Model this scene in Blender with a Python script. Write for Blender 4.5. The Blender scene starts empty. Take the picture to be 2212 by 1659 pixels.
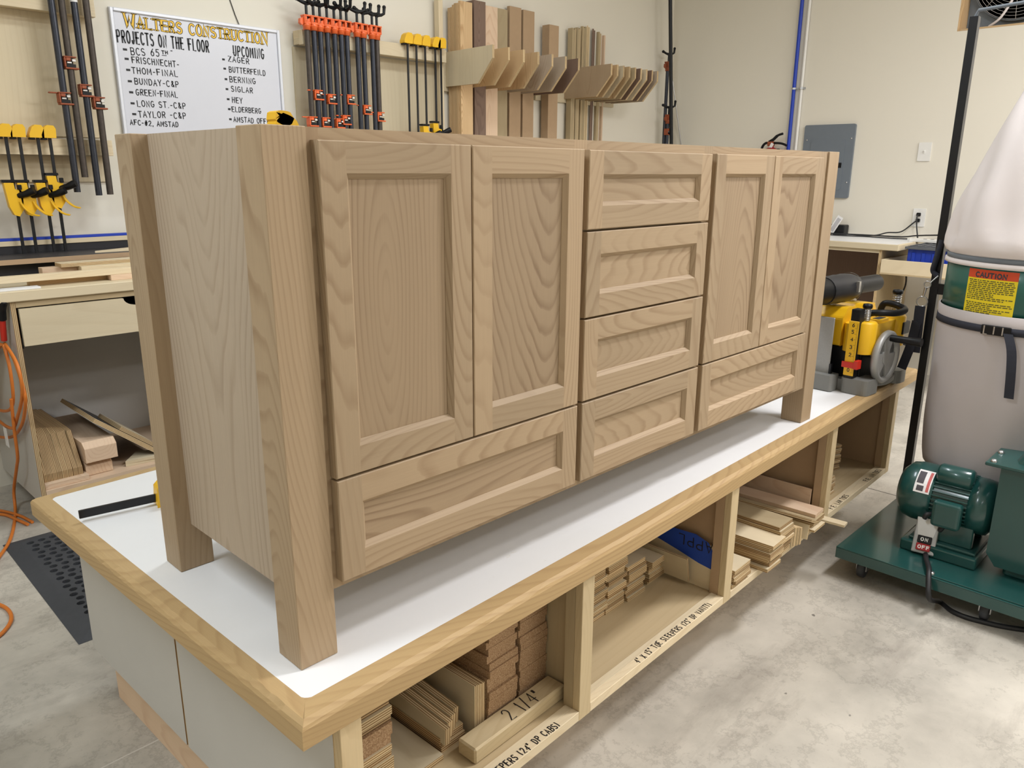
import bpy, math, random
from mathutils import Vector, Matrix, Euler
S = bpy.context.scene
COL = S.collection
PI = math.pi
# ---------------------------------------------------------------- camera
FPX = 1683.40828
CAM_C = Vector((-0.55825, -1.0275, 0.80045))
CAM_E = Euler((1.30322, -0.00526, -0.79633), 'XYZ')
cd = bpy.data.cameras.new('camera'); cam = bpy.data.objects.new('camera', cd); COL.objects.link(cam)
cam.location = CAM_C; cam.rotation_euler = CAM_E
cd.sensor_width = 36; cd.sensor_fit = 'HORIZONTAL'; cd.lens = FPX / 2212 * 36; cd.clip_start = .05
S.camera = cam
CAM_R = CAM_E.to_matrix()
def at(u, v, ax, val):
    """world point where the line of sight of photo pixel (u, v) meets the plane axis=val"""
    d = CAM_R @ Vector(((u - 1106) / FPX, -(v - 829.5) / FPX, -1))
    return CAM_C + d * ((val - CAM_C[ax]) / d[ax])
# ---------------------------------------------------------------- view, world, room lamps
S.view_settings.view_transform = 'Standard'; S.view_settings.look = 'None'
S.view_settings.gamma = 1; S.view_settings.use_curve_mapping = False
S.view_settings.exposure = 0.18
W = bpy.data.worlds.new('world'); S.world = W; W.use_nodes = True
W.node_tree.nodes['Background'].inputs[0].default_value = (.8, .85, 1, 1)
W.node_tree.nodes['Background'].inputs[1].default_value = 0.0
FLOOR = -.605; YW = 2.95; XW = 5.42; CEIL = 2.75; XL = -3.6; YF = -5.2
def lamp(x, y, power, sx=1.25, sy=.32, col=(1, .955, .88)):
    l = bpy.data.lights.new('ceiling_lamp', 'AREA'); l.shape = 'RECTANGLE'; l.size = sx; l.size_y = sy
    l.energy = power; l.color = col
    o = bpy.data.objects.new('ceiling_lamp', l); COL.objects.link(o); o.location = (x, y, CEIL - .06)
LP = 1.0
COOL, WARM = (.86, .935, 1), (.97, .97, 1)
for lx, ly, pw, cc in ((-1.3, .35, 44, COOL), (1.7, 1.25, 30, COOL), (2.5, -1.1, 70, WARM), (4.2, -1.9, 74, WARM), (-1.7, -2.6, 10, WARM), (1.4, -3.0, 34, WARM), (4.2, -3.8, 30, WARM)):
    lamp(lx, ly, LP * pw, col=cc)
# ---------------------------------------------------------------- naming
def tag(o, label=None, cat=None, group=None, kind=None):
    if label: o['label'] = label
    if cat: o['category'] = cat
    if group: o['group'] = group
    if kind: o['kind'] = kind
    return o
def thing(name, label, cat, loc=(0, 0, 0), rz=0, group=None):
    o = bpy.data.objects.new(name, None); COL.objects.link(o)
    o.empty_display_size = .05
    o.location = loc; o.rotation_euler = (0, 0, rz)
    return tag(o, label, cat, group)
def kids(o): return [c for c in bpy.data.objects if c.parent == o]
def dup(o, loc=None, rz=None, label=None, parent=None):
    c = o.copy(); COL.objects.link(c)
    if parent is not None: c.parent = parent
    if loc is not None: c.location = loc
    if rz is not None: c.rotation_euler = rz if hasattr(rz, '__len__') else (0, 0, rz)
    if label: c['label'] = label
    for ch in kids(o): dup(ch, parent=c)
    return c
# ---------------------------------------------------------------- mesh builder
RND = random.Random(7)
class M:
    """collects shapes; each board gets its own grain frame (gco) and tone, kept as vertex attributes"""
    def __init__(s): s.v = []; s.f = []; s.m = []; s.sm = []; s.g = []; s.t = []; s.X = Matrix(); s.seed()
    def seed(s, tone=None):
        s.off = Vector((RND.uniform(-.05, .05), RND.uniform(.03, .14), RND.uniform(-5, 5)))
        s.tone = RND.uniform(-1, 1) if tone is None else tone
        s.ax = 2; s.c = Vector((0, 0, 0)); s.th = 1; return s
    def at(s, loc=(0, 0, 0), rot=(0, 0, 0), sc=1):
        s.X = Matrix.Translation(loc) @ Euler(rot, 'XYZ').to_matrix().to_4x4() @ Matrix.Scale(sc, 4); return s
    def grain(s, p):
        q = Vector(p) - s.c
        o = [i for i in range(3) if i not in (s.ax, s.th)][0] if s.ax != s.th else 0
        return Vector((q[o], q[s.th], q[s.ax])) + s.off
    def add(s, vs, fs, mat=0, sm=False):
        b = len(s.v)
        for p in vs:
            s.v.append(s.X @ Vector(p)); s.g.append(s.grain(p)); s.t.append(s.tone)
        for i, f in enumerate(fs):
            s.f.append([b + k for k in f]); s.m.append(mat[i] if isinstance(mat, (list, tuple)) else mat); s.sm.append(sm)
        return s
    def box(s, x0, x1, y0, y1, z0, z1, ax=2, mat=0, em=None, th=None, tone=None, new=True):
        """box; ax = grain axis; em = material of the faces across the sheet (plywood edges)"""
        if new: s.seed(tone)
        d = (abs(x1 - x0), abs(y1 - y0), abs(z1 - z0)); s.ax = ax
        s.th = th if th is not None else min((i for i in range(3) if i != ax), key=lambda i: d[i])
        s.c = Vector(((x0 + x1) / 2, (y0 + y1) / 2, (z0 + z1) / 2))
        x0, x1 = min(x0, x1), max(x0, x1); y0, y1 = min(y0, y1), max(y0, y1); z0, z1 = min(z0, z1), max(z0, z1)
        vs = [(x, y, z) for z in (z0, z1) for y in (y0, y1) for x in (x0, x1)]
        fs = [(0, 4, 6, 2), (1, 3, 7, 5), (0, 1, 5, 4), (2, 6, 7, 3), (0, 2, 3, 1), (4, 5, 7, 6)]
        e = mat if em is None else em
        ms = [mat if i // 2 == s.th else e for i in range(6)]
        return s.add(vs, fs, ms)
    def prism(s, poly, ax, a, b, mat=0, cap=None, sm=False, gax=2):
        """polygon in the two other axes (cyclic order) swept along ax from a to b"""
        s.seed(); s.ax = gax; s.th = ax if ax != gax else (ax + 1) % 3
        n = len(poly)
        def P(p, t):
            r = [0, 0, 0]; r[ax] = t; r[(ax + 1) % 3] = p[0]; r[(ax + 2) % 3] = p[1]; return tuple(r)
        A = sum((poly[i][0] * poly[(i + 1) % n][1] - poly[(i + 1) % n][0] * poly[i][1]) for i in range(n))
        if A < 0: poly = poly[::-1]
        if a > b: a, b = b, a
        cx = sum(p[0] for p in poly) / n; cy = sum(p[1] for p in poly) / n
        s.c = Vector(P((cx, cy), (a + b) / 2))
        vs = [P(p, a) for p in poly] + [P(p, b) for p in poly]
        side = [(i, (i + 1) % n, n + (i + 1) % n, n + i) for i in range(n)]
        s.add(vs, side, mat, sm)
        c = mat if cap is None else cap
        return s.add(vs, [tuple(range(n))[::-1], tuple(range(n, 2 * n))], c)
    def tube(s, pts, r, seg=10, mat=0, caps=True, sm=True, up=None):
        """round tube through points; r a number or a list"""
        pts = [Vector(p) for p in pts]; n = len(pts)
        rs = r if isinstance(r, (list, tuple)) else [r] * n
        vs = []; prev = None
        for i, p in enumerate(pts):
            d = (pts[min(i + 1, n - 1)] - pts[max(i - 1, 0)]).normalized()
            if prev is None:
                a = Vector(up) if up else (Vector((0, 0, 1)) if abs(d.z) < .9 else Vector((1, 0, 0)))
            else: a = prev
            u = (a - d * a.dot(d)).normalized(); w = d.cross(u); prev = u
            for k in range(seg):
                t = 2 * PI * k / seg; vs.append(p + (u * math.cos(t) + w * math.sin(t)) * rs[i])
        fs = [(i * seg + k, i * seg + (k + 1) % seg, (i + 1) * seg + (k + 1) % seg, (i + 1) * seg + k) for i in range(n - 1) for k in range(seg)]
        s.ax = 2; s.add(vs, fs, mat, sm)
        if caps:
            s.add(vs[:seg], [tuple(range(seg))[::-1]], mat); s.add(vs[-seg:], [tuple(range(seg))], mat)
        return s
    def strap(s, pts, w, t, side, mat=0):
        """flat strap: rectangular section w x t along points, side = width direction"""
        pts = [Vector(p) for p in pts]; sd = Vector(side).normalized(); n = len(pts); vs = []
        for i, p in enumerate(pts):
            d = (pts[min(i + 1, n - 1)] - pts[max(i - 1, 0)]).normalized(); nn = d.cross(sd).normalized()
            for a, b in ((-1, -1), (1, -1), (1, 1), (-1, 1)): vs.append(p + sd * a * w / 2 + nn * b * t / 2)
        fs = [(i * 4 + k, i * 4 + (k + 1) % 4, i * 4 + 4 + (k + 1) % 4, i * 4 + 4 + k) for i in range(n - 1) for k in range(4)]
        fs += [(3, 2, 1, 0), tuple(4 * (n - 1) + k for k in range(4))]
        return s.add(vs, fs, mat)
    def lathe(s, prof, c=(0, 0, 0), ax=2, seg=24, mat=0, sm=True, a0=0, a1=2 * PI):
        """profile [(radius, height)] turned about axis ax through c"""
        vs = []; full = abs(a1 - a0 - 2 * PI) < 1e-6; k1 = seg if full else seg + 1
        for r, h in prof:
            for k in range(k1):
                t = a0 + (a1 - a0) * k / seg; p = [0, 0, 0]
                p[ax] = h; p[(ax + 1) % 3] = r * math.cos(t); p[(ax + 2) % 3] = r * math.sin(t)
                vs.append((p[0] + c[0], p[1] + c[1], p[2] + c[2]))
        fs = []
        for i in range(len(prof) - 1):
            for k in range(seg):
                k2 = (k + 1) % k1
                fs.append((i * k1 + k, i * k1 + k2, (i + 1) * k1 + k2, (i + 1) * k1 + k))
        s.add(vs, fs, mat, sm)
        if full:
            if prof[0][0] > 1e-6: s.add(vs[:k1], [tuple(range(k1))[::-1]], mat)
            if prof[-1][0] > 1e-6: s.add(vs[-k1:], [tuple(range(k1))], mat)
        return s
    def ball(s, c, r, mat=0, seg=14, sq=(1, 1, 1)):
        n = 8; vs = []
        for i in range(n + 1):
            a = PI * i / n
            for k in range(seg):
                b = 2 * PI * k / seg
                vs.append((c[0] + r * sq[0] * math.sin(a) * math.cos(b), c[1] + r * sq[1] * math.sin(a) * math.sin(b), c[2] + r * sq[2] * math.cos(a)))
        fs = [(i * seg + k, (i + 1) * seg + k, (i + 1) * seg + (k + 1) % seg, i * seg + (k + 1) % seg) for i in range(n) for k in range(seg)]
        return s.add(vs, fs, mat, True)
    def quad(s, a, b, c, d, mat=0): return s.add([a, b, c, d], [(0, 1, 2, 3)], mat)
    def build(s, name, mats, parent=None, bev=0, seg=1, loc=None, rot=None):
        me = bpy.data.meshes.new(name)
        me.from_pydata([tuple(p) for p in s.v], [], s.f)
        for m in (mats if isinstance(mats, (list, tuple)) else [mats]): me.materials.append(m)
        me.polygons.foreach_set('material_index', s.m); me.polygons.foreach_set('use_smooth', s.sm)
        a = me.attributes.new('gco', 'FLOAT_VECTOR', 'POINT'); a.data.foreach_set('vector', [x for g in s.g for x in g])
        a = me.attributes.new('tone', 'FLOAT', 'POINT'); a.data.foreach_set('value', s.t)
        me.update(); me.validate()
        o = bpy.data.objects.new(name, me); COL.objects.link(o)
        if parent is not None: o.parent = parent
        if loc is not None: o.location = loc
        if rot is not None: o.rotation_euler = rot
        if bev:
            b = o.modifiers.new('edge', 'BEVEL'); b.width = bev; b.segments = seg; b.limit_method = 'ANGLE'; b.angle_limit = math.radians(40)
        return o
def rrect(x0, x1, y0, y1, r, n=4):
    """rounded rectangle outline"""
    out = []
    for cx, cy, a in ((x1 - r, y1 - r, 0), (x0 + r, y1 - r, 90), (x0 + r, y0 + r, 180), (x1 - r, y0 + r, 270)):
        for k in range(n + 1):
            t = math.radians(a + 90 * k / n); out.append((cx + r * math.cos(t), cy + r * math.sin(t)))
    return out
def curve(pts, n=8):
    """smooth curve through points"""
    pts = [Vector(p) for p in pts]; out = []
    for i in range(len(pts) - 1):
        p0 = pts[max(i - 1, 0)]; p1 = pts[i]; p2 = pts[i + 1]; p3 = pts[min(i + 2, len(pts) - 1)]
        for k in range(n):
            t = k / n
            out.append(.5 * ((2 * p1) + (p2 - p0) * t + (2 * p0 - 5 * p1 + 4 * p2 - p3) * t * t + (3 * p1 - p0 - 3 * p2 + p3) * t ** 3))
    return out + [pts[-1]]
# ---------------------------------------------------------------- materials
def srgb(r, g, b): return tuple(((c / 255) / 12.92 if c / 255 <= .04045 else ((c / 255 + .055) / 1.055) ** 2.4) for c in (r, g, b))
class N:
    def __init__(s, name):
        s.mat = bpy.data.materials.new(name); s.mat.use_nodes = True; s.t = s.mat.node_tree
        s.b = s.t.nodes['Principled BSDF']
    def n(s, typ, **kw):
        o = s.t.nodes.new('ShaderNode' + typ)
        for k, v in kw.items(): setattr(o, k, v)
        return o
    def put(s, sock, v):
        if hasattr(v, 'outputs'): s.t.links.new(v.outputs[0], sock)
        elif hasattr(v, 'is_output'): s.t.links.new(v, sock)
        else:
            if hasattr(v, '__len__') and len(v) == 3 and sock.type == 'RGBA': v = (*v, 1)
            sock.default_value = v
    def math(s, op, a, b=0, c=None, clamp=False):
        o = s.n('Math', operation=op); o.use_clamp = clamp; s.put(o.inputs[0], a); s.put(o.inputs[1], b)
        if c is not None: s.put(o.inputs[2], c)
        return o.outputs[0]
    def mix(s, f, a, b, mode='MIX'):
        o = s.n('MixRGB', blend_type=mode); s.put(o.inputs[0], f); s.put(o.inputs[1], a); s.put(o.inputs[2], b); return o.outputs[0]
    def ramp(s, f, *st):
        o = s.n('ValToRGB'); e = o.color_ramp.elements
        while len(e) < len(st): e.new(.5)
        for i, (p, c) in enumerate(st): e[i].position = p; e[i].color = (*(c if hasattr(c, '__len__') else (c, c, c)), 1)
        s.put(o.inputs[0], f); return o.outputs[0]
    def attr(s, name, out='Vector'): return s.n('Attribute', attribute_name=name).outputs[out]
    def coord(s): return s.n('TexCoord').outputs['Object']
    def vmul(s, v, k):
        o = s.n('VectorMath', operation='MULTIPLY'); s.put(o.inputs[0], v); s.put(o.inputs[1], k if hasattr(k, '__len__') else (k, k, k)); return o.outputs[0]
    def noise(s, v, sc=1, det=3, rough=.5, out='Fac'):
        o = s.n('TexNoise'); s.put(o.inputs['Vector'], v); s.put(o.inputs['Scale'], sc); s.put(o.inputs['Detail'], det); s.put(o.inputs['Roughness'], rough); return o.outputs[out]
    def sep(s, v): o = s.n('SeparateXYZ'); s.put(o.inputs[0], v); return o.outputs
    def done(s, col=None, rough=.5, metal=0, spec=None, bump=None, bs=.2, bd=.002, coat=0):
        if col is not None: s.put(s.b.inputs['Base Color'], col)
        s.put(s.b.inputs['Roughness'], rough); s.put(s.b.inputs['Metallic'], metal)
        if spec is not None: s.put(s.b.inputs['Specular IOR Level'], spec)
        if coat: s.b.inputs['Coat Weight'].default_value = coat; s.b.inputs['Coat Roughness'].default_value = .1
        if bump is not None:
            o = s.n('Bump'); s.put(o.inputs['Height'], bump); o.inputs['Strength'].default_value = bs; o.inputs['Distance'].default_value = bd
            s.put(s.b.inputs['Normal'], o)
        return s.mat
def plain(name, col, rough=.5, metal=0, spec=None, var=.06, vs=30, bump=0, coat=0):
    m = N(name); c = m.coord(); nz = m.noise(c, vs, 4)
    k = m.math('MULTIPLY_ADD', nz, 2 * var, 1 - var)
    return m.done(m.mix(1, col, k, 'MULTIPLY'), rough, metal, spec, m.noise(c, vs * 8, 2) if bump else None, bump, .001, coat)
def wood(name, ca, cb, freq=130, line=.55, tonek=.09, wig=1.0, rough=.55, tilt=.085, fig=.5):
    """ca pale wood, cb grain line colour"""
    m = N(name); g = m.attr('gco'); tn = m.attr('tone', 'Fac')
    x, y, z = m.sep(g)[:]
    lo = m.noise(m.vmul(g, (9, 9, 1.6)), 1, 2); lo2 = m.noise(m.vmul(g, (30, 30, 3)), 1, 2)
    yy = m.math('ADD', y, m.math('MULTIPLY', m.math('SINE', m.math('MULTIPLY', z, 2.2)), tilt))
    r = m.math('SQRT', m.math('ADD', m.math('MULTIPLY', x, x), m.math('MULTIPLY', yy, yy)))
    r = m.math('ADD', r, m.math('MULTIPLY', lo, .045 * wig)); r = m.math('ADD', r, m.math('MULTIPLY', lo2, .006 * wig))
    t = m.math('FRACT', m.math('MULTIPLY', r, freq))
    ln = m.ramp(t, (0, .0), (.55, .12), (.86, 1), (.97, .5), (1, 0))
    amp = m.math('MULTIPLY', m.ramp(m.noise(m.vmul(g, (14, 14, .9)), 1, 2), (.3, .15), (.7, 1)), line)
    fib = m.noise(m.vmul(g, (420, 420, 9)), 1, 3, .65)
    base = m.mix(m.math('MULTIPLY', ln, amp), ca, cb)
    patch = m.noise(m.vmul(g, (5, 5, 1.2)), 1, 3)
    k = m.math('ADD', m.math('MULTIPLY_ADD', fib, .16 * fig * 2, 1 - .08 * fig * 2), m.math('MULTIPLY', m.math('SUBTRACT', patch, .5), .22))
    k = m.math('ADD', k, m.math('MULTIPLY', tn, tonek))
    base = m.mix(1, base, k, 'MULTIPLY')
    base = m.mix(m.math('MULTIPLY', m.math('ADD', tn, 1), .09), base, m.mix(1, base, (1.08, .96, .86), 'MULTIPLY'))
    return m.done(base, rough, spec=.3, bump=fib, bs=.08, bd=.0006)
def plyedge(name, ca, cb, n=9, th=.018):
    m = N(name); g = m.attr('gco'); x, y, z = m.sep(g)[:]; tn = m.attr('tone', 'Fac')
    s = m.math('FRACT', m.math('MULTIPLY', m.math('ADD', y, m.math('MULTIPLY', m.noise(m.vmul(g, (8, 8, 8)), 1, 2), .002)), 1 / (th / n * 2)))
    f = m.ramp(s, (0, 0), (.42, 0), (.5, 1), (.92, 1), (1, 0))
    nz = m.noise(m.vmul(g, (60, 1500, 60)), 1, 3, .6)
    c = m.mix(f, ca, cb); c = m.mix(1, c, m.math('MULTIPLY_ADD', nz, .5, .75), 'MULTIPLY')
    c = m.mix(1, c, m.math('MULTIPLY_ADD', tn, .14, 1), 'MULTIPLY')
    return m.done(c, .7, spec=.2)
MT = {}
MT['alder'] = wood('alder_wood', srgb(170, 149, 121), srgb(132, 106, 78), 120, .55)
MT['alder_panel'] = wood('alder_veneer', srgb(162, 141, 114), srgb(120, 96, 72), 105, .8, fig=.6)
MT['alder_pale'] = wood('pale_alder_wood', srgb(182, 166, 146), srgb(150, 130, 108), 100, .6)
MT['poplar'] = wood('poplar_wood', srgb(204, 184, 146), srgb(172, 146, 106), 90, .4)
MT['edging'] = wood('worn_edging_wood', srgb(186, 158, 114), srgb(150, 118, 78), 90, .45, tonek=.05)
MT['pine'] = wood('pale_pine', srgb(222, 206, 174), srgb(200, 174, 134), 80, .35)
MT['birch'] = wood('birch_veneer', srgb(212, 198, 168), srgb(192, 172, 138), 40, .25, fig=.3)
MT['tanply'] = wood('tan_plywood_face', srgb(182, 164, 130), srgb(160, 138, 104), 40, .3, fig=.4)
MT['oak'] = wood('oak_wood', srgb(206, 176, 134), srgb(164, 126, 84), 160, .7)
MT['walnut'] = wood('walnut_wood', srgb(128, 106, 92), srgb(92, 72, 60), 120, .6)
MT['maple'] = wood('maple_wood', srgb(220, 194, 166), srgb(196, 156, 124), 70, .5)
MT['mdf'] = plain('tan_mdf', srgb(178, 150, 118), .8, var=.06)
MT['plyedge'] = plyedge('plywood_edge', srgb(222, 200, 158), srgb(146, 114, 76), 7)
MT['plyedge_dark'] = plyedge('dark_plywood_edge', srgb(196, 168, 126), srgb(120, 92, 62), 7)
# ---------------------------------------------------------------- more materials
def concrete():
    m = N('polished_concrete'); c = m.coord(); x, y, z = m.sep(c)[:]
    a = m.noise(c, 1.1, 5, .62); b = m.noise(c, 5, 6, .65); d = m.noise(c, 60, 3, .6)
    col = m.ramp(a, (.3, srgb(140, 135, 126)), (.5, srgb(182, 176, 164)), (.68, srgb(210, 203, 189)))
    col = m.mix(m.math('MULTIPLY', m.ramp(b, (.35, 0), (.7, 1)), .5), col, srgb(214, 206, 192))
    st = m.noise(m.vmul(c, (1.4, 4.5, 1)), 1.3, 6, .7)
    col = m.mix(m.math('MULTIPLY', m.ramp(st, (.52, 0), (.7, 1)), .5), col, srgb(136, 128, 118))
    vein = m.math('ABSOLUTE', m.math('SUBTRACT', m.noise(c, 2.6, 8, .75), .5))
    col = m.mix(m.math('MULTIPLY', m.ramp(vein, (.0, 1), (.022, 0)), .22), col, srgb(90, 84, 76))
    col = m.mix(m.math('MULTIPLY', m.ramp(d, (.6, 0), (.75, 1)), .12), col, srgb(90, 86, 80))
    sp = m.noise(c, 17, 2, .5)
    col = m.mix(m.math('MULTIPLY', m.ramp(sp, (.745, 0), (.76, 1)), .7), col, srgb(64, 60, 56))
    j1 = m.math('LESS_THAN', m.math('ABSOLUTE', m.math('SUBTRACT', x, 2.985)), .003)
    wob = m.math('MULTIPLY', m.math('SUBTRACT', m.noise(c, 14, 3), .5), .006)
    j2 = m.math('LESS_THAN', m.math('ABSOLUTE', m.math('ADD', m.math('SUBTRACT', y, .785), wob)), .0022)
    col = m.mix(j1, col, srgb(50, 46, 42)); col = m.mix(m.math('MULTIPLY', j2, .8), col, srgb(205, 200, 190))
    rg = m.math('MULTIPLY_ADD', b, .3, .3)
    return m.done(col, rg, spec=.35, bump=m.math('ADD', b, m.math('MULTIPLY', d, .3)), bs=.12, bd=.002)
def paint(name, col):
    m = N(name); c = m.coord()
    k = m.math('MULTIPLY_ADD', m.noise(c, 1.3, 3), .05, .975)
    return m.done(m.mix(1, col, k, 'MULTIPLY'), .75, spec=.25, bump=m.noise(c, 260, 2), bs=.1, bd=.0008)
def laminate():
    m = N('white_laminate'); c = m.coord()
    nz = m.noise(c, 2.2, 5, .6); col = m.mix(m.math('MULTIPLY', m.ramp(nz, (.45, 0), (.75, 1)), .25), srgb(236, 236, 236), srgb(216, 214, 206))
    gl = m.noise(m.vmul(c, (6, 10, 1)), 2.3, 5, .7)
    col = m.mix(m.math('MULTIPLY', m.ramp(gl, (.66, 0), (.74, 1)), .4), col, srgb(206, 196, 170))
    return m.done(col, m.math('MULTIPLY_ADD', nz, .2, .28), spec=.4)
MT['floor'] = concrete()
MT['wall'] = paint('cream_wall_paint', srgb(229, 223, 208))
MT['ceil'] = paint('white_ceiling_paint', srgb(232, 230, 224))
MT['lam'] = laminate()
MT['melamine'] = plain('grey_white_melamine', srgb(196, 193, 187), .5, var=.05, vs=6)
MT['black'] = plain('black_plastic', srgb(18, 18, 20), .45, spec=.3, var=.1)
MT['blacksteel'] = plain('black_steel', srgb(30, 31, 34), .35, .3, var=.15)
MT['bluesteel'] = plain('blued_steel_pipe', srgb(62, 65, 74), .3, .55, var=.2, vs=50)
MT['rustpipe'] = plain('weathered_steel_pipe', srgb(78, 70, 64), .5, .4, var=.3, vs=60)
MT['orange'] = plain('orange_enamel', srgb(236, 104, 46), .4, var=.06, coat=.3)
MT['rust'] = plain('rusty_orange_paint', srgb(150, 76, 44), .6, var=.3, vs=60)
MT['yellow'] = plain('yellow_plastic', srgb(238, 186, 26), .42, var=.04)
MT['steel'] = plain('bright_steel', srgb(196, 196, 196), .28, .9, var=.1)
MT['alu'] = plain('cast_aluminium', srgb(168, 168, 166), .45, .4, var=.08, vs=120)
MT['greyplastic'] = plain('grey_plastic', srgb(128, 128, 124), .5, var=.05)
MT['green'] = plain('green_enamel', srgb(30, 74, 70), .3, var=.08, vs=12, coat=.5)
MT['greendrum'] = plain('green_drum_enamel', srgb(34, 92, 82), .35, var=.12, vs=8, coat=.2)
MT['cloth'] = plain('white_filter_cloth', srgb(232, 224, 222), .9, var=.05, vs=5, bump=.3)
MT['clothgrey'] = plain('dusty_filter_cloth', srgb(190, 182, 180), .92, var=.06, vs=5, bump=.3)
MT['ink'] = plain('black_marker_ink', srgb(22, 22, 26), .55, var=.02)
MT['white'] = plain('white_plastic', srgb(232, 230, 224), .4, var=.02)
MT['board'] = plain('whiteboard_enamel', srgb(214, 215, 222), .22, var=.01)
MT['frame'] = plain('silver_white_frame', srgb(222, 224, 230), .4, .2, var=.03)
MT['gold'] = plain('gold_lettering', srgb(238, 190, 52), .5, var=.05)
MT['red'] = plain('red_enamel', srgb(150, 24, 30), .35, var=.08)
MT['redplastic'] = plain('red_plastic', srgb(206, 46, 30), .45)
MT['bluepaint'] = plain('blue_plastic', srgb(28, 62, 176), .45, var=.05)
MT['bluetape'] = plain('blue_tape', srgb(30, 70, 170), .7, var=.06)
MT['steelgrey'] = plain('grey_steel_enamel', srgb(112, 120, 128), .45, var=.04)
MT['rubber'] = plain('black_rubber', srgb(66, 68, 72), .75, var=.15, vs=40)
MT['cable'] = plain('black_cable', srgb(32, 32, 34), .5)
MT['ocable'] = plain('orange_cable', srgb(214, 122, 46), .5, var=.08)
MT['greyhose'] = plain('grey_ribbed_hose', srgb(158, 150, 148), .55, var=.06)
MT['webbing'] = plain('black_webbing', srgb(44, 46, 56), .85, var=.15, vs=200)
MT['labelyellow'] = plain('yellow_label', srgb(232, 208, 30), .5, var=.03)
MT['labelred'] = plain('orange_red_label', srgb(206, 74, 36), .5, var=.03)
MT['labeltext'] = plain('grey_label_print', srgb(96, 92, 40), .6)
MT['print'] = plain('dark_label_print', srgb(60, 58, 64), .6)
MT['paper'] = plain('white_paper', srgb(234, 232, 230), .7)
MT['greygrid'] = plain('dark_grey_plastic', srgb(92, 94, 98), .5)
MT['dark'] = plain('black_laminate', srgb(34, 34, 38), .45, var=.1)
MT['particle'] = None
def particle():
    m = N('particle_board'); g = m.attr('gco')
    a = m.noise(g, 420, 3, .7); b = m.noise(m.vmul(g, (60, 60, 60)), 1, 3)
    c = m.ramp(a, (.3, srgb(120, 92, 66)), (.5, srgb(172, 140, 106)), (.7, srgb(212, 186, 150)))
    c = m.mix(m.math('MULTIPLY', b, .35), c, srgb(150, 112, 80))
    return m.done(c, .85, spec=.15, bump=a, bs=.25, bd=.001)
MT['particle'] = particle()
# ---------------------------------------------------------------- room shell
def struct(name, mb, mat, **k): return tag(mb.build(name, mat, **k), kind='structure')
m = M(); m.box(XL - .1, XW + .1, YF - .1, YW + .1, FLOOR - .1, FLOOR); struct('floor', m, MT['floor'])
m = M(); m.box(XL - .1, XW + .1, YF - .1, YW + .1, CEIL, CEIL + .1); struct('ceiling', m, MT['ceil'])
m = M(); m.box(XL - .1, XW + .1, YW, YW + .1, FLOOR, CEIL); struct('wall_back', m, MT['wall'])
m = M(); m.box(XL - .1, XL, YF, YW, FLOOR, CEIL); struct('wall_left', m, MT['wall'])
m = M(); m.box(XL - .1, XW + .1, YF - .1, YF, FLOOR, CEIL); struct('wall_front', m, MT['wall'])
# ---------------------------------------------------------------- vanity cabinet
LEG = .0708; DV = .5342; LV = 1.9321; HV = .86
van = thing('vanity_cabinet', 'long unfinished alder vanity cabinet with doors and drawers standing on the workbench', 'cabinet')
def leg(x, y, bx, by):
    m = M(); m.box(x, x + LEG, y, y + LEG, 0, HV, ax=2, th=0); return m.build('leg', MT['alder'], van, .0012)
leg(0, 0, 0, 0); leg(0, DV - LEG, 0, 1); leg(LV - LEG, 0, 1, 0); leg(LV - LEG, DV - LEG, 1, 1)
PZ = .0985; FB = .119; FY = .006
for x in (.031, LV - .031 - .019):
    m = M(); m.box(x, x + .019, LEG, DV - LEG, PZ, HV, ax=2, th=0, tone=.1); m.off.y = .05; m.build('side_panel', MT['alder_pale'], van)
m = M()                                                               # face frame: stiles and rails
FT = .020
for x0, x1 in ((LEG, .094), (.674, .712), (1.157, 1.197), (1.803, LV - LEG)): m.box(x0, x1, FY, FY + FT, FB, HV - .0005, ax=2, th=1)
for x0, x1 in ((.094, .674), (.712, 1.157), (1.197, 1.803)):
    m.box(x0, x1, FY, FY + FT, HV - .036, HV - .0005, ax=0, th=1); m.box(x0, x1, FY, FY + FT, FB, FB + .036, ax=0, th=1)
    m.box(x0, x1, FY, FY + FT, .300, .336, ax=0, th=1)
for z in (.485, .665): m.box(.712, 1.157, FY, FY + FT, z, z + .034, ax=0, th=1)
m.build('face_frame', MT['alder'], van)
m = M(); m.box(.051, LV - .051, .03, DV - .02, FB, FB + .018, ax=0, tone=0); m.box(.051, LV - .051, DV - .026, DV - .014, FB + .018, HV - .03, ax=0, tone=0)
for x in (.684, 1.168): m.box(x, x + .018, .03, DV - .03, FB + .018, HV - .05, ax=2, tone=0)
m.build('carcass', MT['alder_pale'], van)
m = M(); m.box(.051, LV - .051, .34, .44, HV - .020, HV - .0125, ax=0); m.build('top_stretcher', MT['alder_pale'], van)
YD = -.0135; TH = .0193                                               # door fronts stand proud of the frame
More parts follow.
